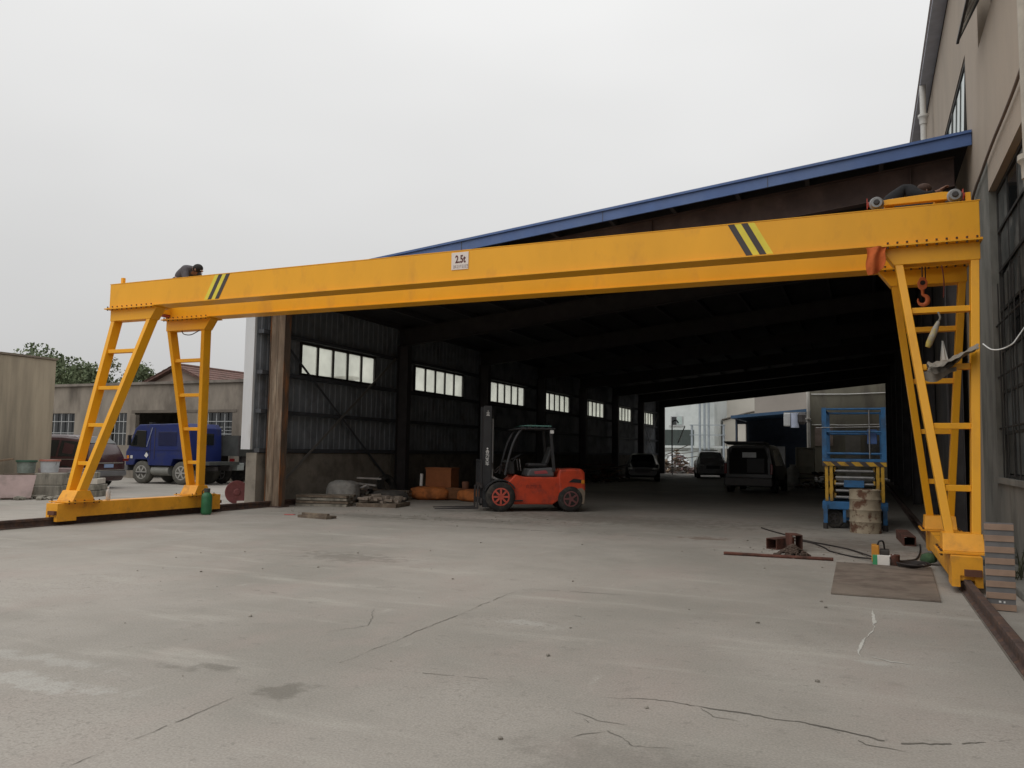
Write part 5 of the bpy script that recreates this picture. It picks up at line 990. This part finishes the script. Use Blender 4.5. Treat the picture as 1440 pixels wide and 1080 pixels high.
TM('white_tube', 'short white tube standing against the orange carton', 'tube', MB().cyl((0, 0, 0), (.02, 0, .36), .05, n=12), white_p, (-12.42, 21.45, .40), smooth=40)
TM('round_can', 'small round brown can on the sack by the forklift', 'can', MB().lathe((0, 0, 0), (0, 0, 1), [(0, .1), (.2, .11), (.22, .1), (.23, .05)], 16), M('can_brown', (.16, .07, .04), .7, var=.2), (-10.95, 21.55, .34), smooth=40)
for k, (x, y, rz, lab) in enumerate(((-12.95, 17.45, .25, 'low stack of old planks at the foot of the rusty column'), (-12.9, 20.4, .15, 'long stack of grey planks along the base wall in the first bay'))):
    t = T('plank_stack', lab, 'planks', (x, y, 0), rz, 'plank stacks in the shed')
    for i in range(4):
        for j in range(3): P('plank', MB().box(-.7 if k == 0 else -.6, -.33+j*.22, i*.075, .7 if k == 0 else .6, -.13+j*.22, i*.075+.06), wood_dk if (i+j) % 2 else block_c, t, rot=(0, 0, rd.uniform(-.05, .05)))
lumpy('crumpled pale sack against the base wall in the first bay', -13.35, 18.75, .42, .4, .62, 12, M('sack_pale', (.34, .33, .31), .9, var=.3, vsc=6, bump=.4), rz=.3)
lumpy('dark filled sack lying before the plank stacks in the shed', -12.1, 19.2, .5, .36, .36, 15, M('sack_dark', (.06, .055, .05), .9, var=.3, vsc=6, bump=.4), rz=-.3)
ty = T('old_tyre', 'old black tyre leaning on the base wall near the second column', 'tyre', (-13.55, 21.3, 0)); P('tyre', MB().lathe((0, 0, .36), (.93, -.2, .3), [(-.1, .2), (-.11, .3), (-.07, .36), (.07, .36), (.11, .3), (.1, .2), (.06, .19), (-.06, .19)], 28, True), rubber, ty, smooth=50)
rd = random.Random(44)
def scrap(label, x, y, w_, d_, h_, n, seed, mats, group, rods=8):
    rd = random.Random(seed); t = T('scrap_pile', label, 'scrap', (x, y, 0), 0, group)
    for i, m in enumerate(mats):
        mb = MB()
        for k in range(n):
            a = rd.uniform(0, 6.28); q = rd.random()**.6; p = (math.cos(a)*q*w_, math.sin(a)*q*d_, max(.03, h_*(1-q)*rd.random())); s = rd.uniform(.05, .16)
            M_ = Matrix.Translation(p) @ Matrix.Rotation(rd.uniform(-.5, .5), 4, 'X') @ Matrix.Rotation(rd.uniform(-.5, .5), 4, 'Y') @ Matrix.Rotation(rd.uniform(0, 3), 4, 'Z')
            b = MB().box(-s*1.6, -s*.7, -s*.25, s*1.6, s*.7, s*.25).xf(M_); mb.add([(x_, y_, max(.002, z_)) for x_, y_, z_ in b.v], b.f)
        P('debris', mb, m, t, kind='stuff')
    for k in range(rods):
        a = rd.uniform(-.6, .6); P('bar', MB().bar((-w_*.9, rd.uniform(-d_, d_), h_*rd.uniform(.3, .9)), (w_*rd.uniform(.5, 1.1), rd.uniform(-d_, d_), h_*rd.uniform(.4, 1.05)), .05, .05), rd.choice(mats), t)
    return t
pale = M('scrap_pale', (.4, .38, .36), .8, var=.25, vsc=3); pink = M('scrap_pink', (.38, .25, .23), .85, var=.2, vsc=3); dkb = M('scrap_dark', (.06, .055, .05), .85, var=.3, vsc=3)
scrap('heap of dark odds and ends against the base wall in the first bay', -13.2, 19.5, .5, .5, .75, 10, 1, (dkb, pale, wood_dk), 'scrap heaps', 3)
scrap('tall heap of boards and scrap in daylight beyond the shed end', -13.1, 61.3, 1.7, 1.1, 2.1, 60, 2, (wood_dk, pale, pink, wood), 'scrap heaps', 4)
scrap('low scrap heap in the middle of the shed by the far wall', -12.3, 40.5, 1.0, 2.0, 1.0, 22, 3, (dkb, wood_dk, rust_red), 'scrap heaps', 4)
scrap('pale debris heap on the floor right of the black van', -2.0, 40, .9, .9, .8, 18, 4, (pale, dkb, wood), 'scrap heaps', 3)
cbn = T('white_cabinet', 'pale open cabinet beyond the black van', 'cabinet', (-2.8, 44, 0)); P('carcass', MB().box(-.45, 0, 0, -.40, .5, 1.9).box(.40, 0, 0, .45, .5, 1.9).box(-.40, 0, 1.84, .40, .5, 1.9).box(-.40, .46, .02, .40, .5, 1.84), M('cabinet_pale', (.5, .48, .4), .7), cbn); P('shelf', MB().box(-.40, .01, .9, .40, .46, .94), M('cabinet_pale', (.5, .48, .4), .7), cbn)
bgw = T('white_sack', 'white sack standing between van and pale cabinet', 'sack', (-3.3, 42.6, 0)); P('sack', MB().lathe((0, 0, 0), (0, 0, 1), [(0, .3), (.1, .36), (.6, .34), (.85, .25), (.95, .12), (1.02, .16)], 16), M('sack_white', (.5, .5, .48), .9, var=.2, vsc=5), bgw, smooth=60)
ld = T('standpipe', 'thin bent metal standpipe rising over the far scrap heap', 'pipe', (-12.3, 56, 0)); P('pipe', MB().tube(spline([(0, 0, 0), (0, 0, 3.3), (.05, 0, 3.7), (.3, 0, 3.8), (.45, 0, 3.6)], 5), .045, 8), steel_gr, ld, smooth=60); P('stay', MB().bar((.4, 0, 2.2), (.9, 0, 3.4), .06, .06), frame_wt, ld)

# ================================================================== PEOPLE on top of the crane
def body(name, parent, joints, edges, mat, sub=2):
    me = bpy.data.meshes.new(name); ks = list(joints); me.from_pydata([joints[k][0] for k in ks], [(ks.index(a), ks.index(b)) for a, b in edges], [])
    o = bpy.data.objects.new(name, me); C.objects.link(o); o.parent = parent
    o.modifiers.new('skin', 'SKIN'); o.modifiers['skin'].use_smooth_shade = True
    sv = me.skin_vertices[0].data
    for i, k in enumerate(ks): r = joints[k][1]; sv[i].radius = r if isinstance(r, tuple) else (r, r); sv[i].use_root = (i == 0)
    s = o.modifiers.new('subdivision', 'SUBSURF'); s.levels = sub; s.render_levels = sub; me.materials.append(mat); return o
def ell(c, r, n=16, m=12):
    mb = MB(); mb.lathe(c, (0, 0, 1), [(-r[2]*math.cos(math.pi*i/m), r[0]*math.sin(math.pi*i/m)) for i in range(m+1)], n)
    mb.v = [(x, c[1]+(y-c[1])*r[1]/r[0], z) for x, y, z in mb.v]; return mb
def hand(J, E, key, wrist, d, side, upv):
    d = Vector(d).normalized(); side = Vector(side).normalized(); upv = Vector(upv).normalized(); w_ = Vector(wrist)
    J[key+'p'] = (tuple(w_+d*.06), (.026, .022)); E.append((key, key+'p'))
    for i, (o, l_) in enumerate(((-.030, .066), (-.010, .078), (.011, .072), (.030, .058))):
        a = w_+d*.098+side*o; b = a+d*l_*.55-upv*.008; c = b+d*l_*.35-upv*.03
        for q, pt, r in ((f'{key}{i}a', a, .0105), (f'{key}{i}b', b, .0095), (f'{key}{i}c', c, .008)): J[q] = (tuple(pt), r)
        E += [(key+'p', f'{key}{i}a'), (f'{key}{i}a', f'{key}{i}b'), (f'{key}{i}b', f'{key}{i}c')]
    a = w_+d*.045-side*.045; b = a+d*.045-side*.02-upv*.015; J[key+'ta'] = (tuple(a), .012); J[key+'tb'] = (tuple(b), .010); E += [(key+'p', key+'ta'), (key+'ta', key+'tb')]
def person(label, loc, rz, cloth_m, skin_m, hair, reach):
    t = T('person', label, 'person', loc, rz)
    # kneeling, bent forward along +x; z=0 is the top of the girder, knees and toes on it
    J = {'pel': ((-.10, 0, .34), (.15, .12)), 'wai': ((.02, 0, .46), (.15, .13)), 'che': ((.17, 0, .53), (.17, .135)), 'nec0': ((.29, 0, .55), (.10, .09)), 'nec': ((.345, 0, .56), (.06, .055)), 'hd': ((.40, 0, .565), (.07, .07)), 'hd2': ((.48, 0, .53), (.075, .085))}
    E = [('pel', 'wai'), ('wai', 'che'), ('che', 'nec0'), ('nec0', 'nec'), ('nec', 'hd'), ('hd', 'hd2')]
    for s, n in ((1, 'l'), (-1, 'r')):
        J[n+'hip'] = ((-.08, s*.10, .28), (.095, .095)); J[n+'kn'] = ((.16, s*.13, .085), (.068, .068)); J[n+'cf'] = ((-.10, s*.13, .075), (.058, .058)); J[n+'an'] = ((-.26, s*.12, .06), (.042, .042)); J[n+'to'] = ((-.36, s*.12, .045), (.038, .04))
        E += [('pel', n+'hip'), (n+'hip', n+'kn'), (n+'kn', n+'cf'), (n+'cf', n+'an'), (n+'an', n+'to')]
        el, wr, dd = reach[0 if s > 0 else 1]
        J[n+'sh'] = ((.24, s*.18, .52), (.07, .07)); J[n+'el'] = (el, (.045, .045)); J[n+'wr'] = (wr, (.032, .03)); E += [('nec0', n+'sh'), (n+'sh', n+'el'), (n+'el', n+'wr')]
        hand(J, E, n+'wr', wr, dd, (0, 1 if s > 0 else 1, 0), (0, 0, 1))
    b = body('body', t, J, E, skin_m, 2)
    # clothes: the same skeleton without head and hands, a little wider
    JC = {k: (v[0], tuple(q+.026 for q in (v[1] if isinstance(v[1], tuple) else (v[1], v[1])))) for k, v in J.items() if k in ('wai', 'pel', 'che', 'nec0', 'nec', 'lsh', 'rsh', 'lel', 'rel')}
    for n in 'lr': JC[n+'w2'] = (tuple(Vector(J[n+'el'][0]).lerp(Vector(J[n+'wr'][0]), .8)), (.045, .043))
    EC = [('pel', 'wai'), ('wai', 'che'), ('che', 'nec0'), ('nec0', 'nec'), ('nec0', 'lsh'), ('nec0', 'rsh'), ('lsh', 'lel'), ('rsh', 'rel'), ('lel', 'lw2'), ('rel', 'rw2')]
    JC['nec0'] = (J['nec0'][0], (.135, .125)); JC['nec'] = (tuple(Vector(J['nec'][0]).lerp(Vector(J['hd'][0]), .5)), (.10, .095)); body('jacket', t, JC, EC, cloth_m, 2)
    JT = {'wst': ((-.03, 0, .42), (.15, .135)), 'pel': ((-.10, 0, .33), (.165, .14))}; ET = [('wst', 'pel')]
    for n in 'lr':
        for k in ('hip', 'kn', 'cf', 'an'): JT[n+k] = (J[n+k][0], tuple(q+.012 for q in J[n+k][1]))
        ET += [('pel', n+'hip'), (n+'hip', n+'kn'), (n+'kn', n+'cf'), (n+'cf', n+'an')]
        P('shoe', ell((J[n+'to'][0][0]+.02, J[n+'to'][0][1], .05), (.13, .05, .05)), rubber, t, smooth=60)
    body('trousers', t, JT, ET, M('trousers_dark', (.04, .042, .055), .9, var=.2, vsc=9), 2)
    if hair: P('hair', ell((.445, 0, .585), (.12, .1, .095)), hair_m, t, smooth=60)
    else: P('hair', ell((.43, 0, .60), (.105, .094, .08)), M('cropped_hair', (.07, .04, .03), .85, var=.3, vsc=70), t, smooth=60)
    hd = (.64, 0, .52)
    for s in (-1, 1):
        P('ear', ell((.46, s*.088, .535), (.012, .018, .03)), skin_m, t, smooth=60); P('eye', ell((.565, s*.032, .52), (.010, .012, .008)), M('eye_white', (.6, .58, .55), .3), t, smooth=60)
    P('nose', MB().tube([(.56, 0, .535), (.582, 0, .505), (.565, 0, .49)], [.010, .017, .010], 8), skin_m, t, smooth=60); P('mouth', MB().bar((.555, -.025, .465), (.555, .025, .465), .012, .008), M('lips', (.28, .11, .09), .5), t)
    return t
gz = GZ1+.046
person('worker in dark grey jacket crouching on the left end of the crane', (-13.72, GF+.15, gz), 0, jacket, skin, True, (((.36, .24, .28), (.42, .14, .06), (1, -.1, -.1)), ((.36, -.24, .28), (.42, -.14, .06), (1, .1, -.1))))
person('worker in dark shirt kneeling behind the hoist trolley at the right end', (.46, GF+.13, GZ1+.10), 0, shirt_k, skin_dk, False, (((.34, .28, .30), (.50, .22, .14), (1, -.1, -.2)), ((.42, -.30, .40), (.60, -.26, .46), (.7, .1, .5))))
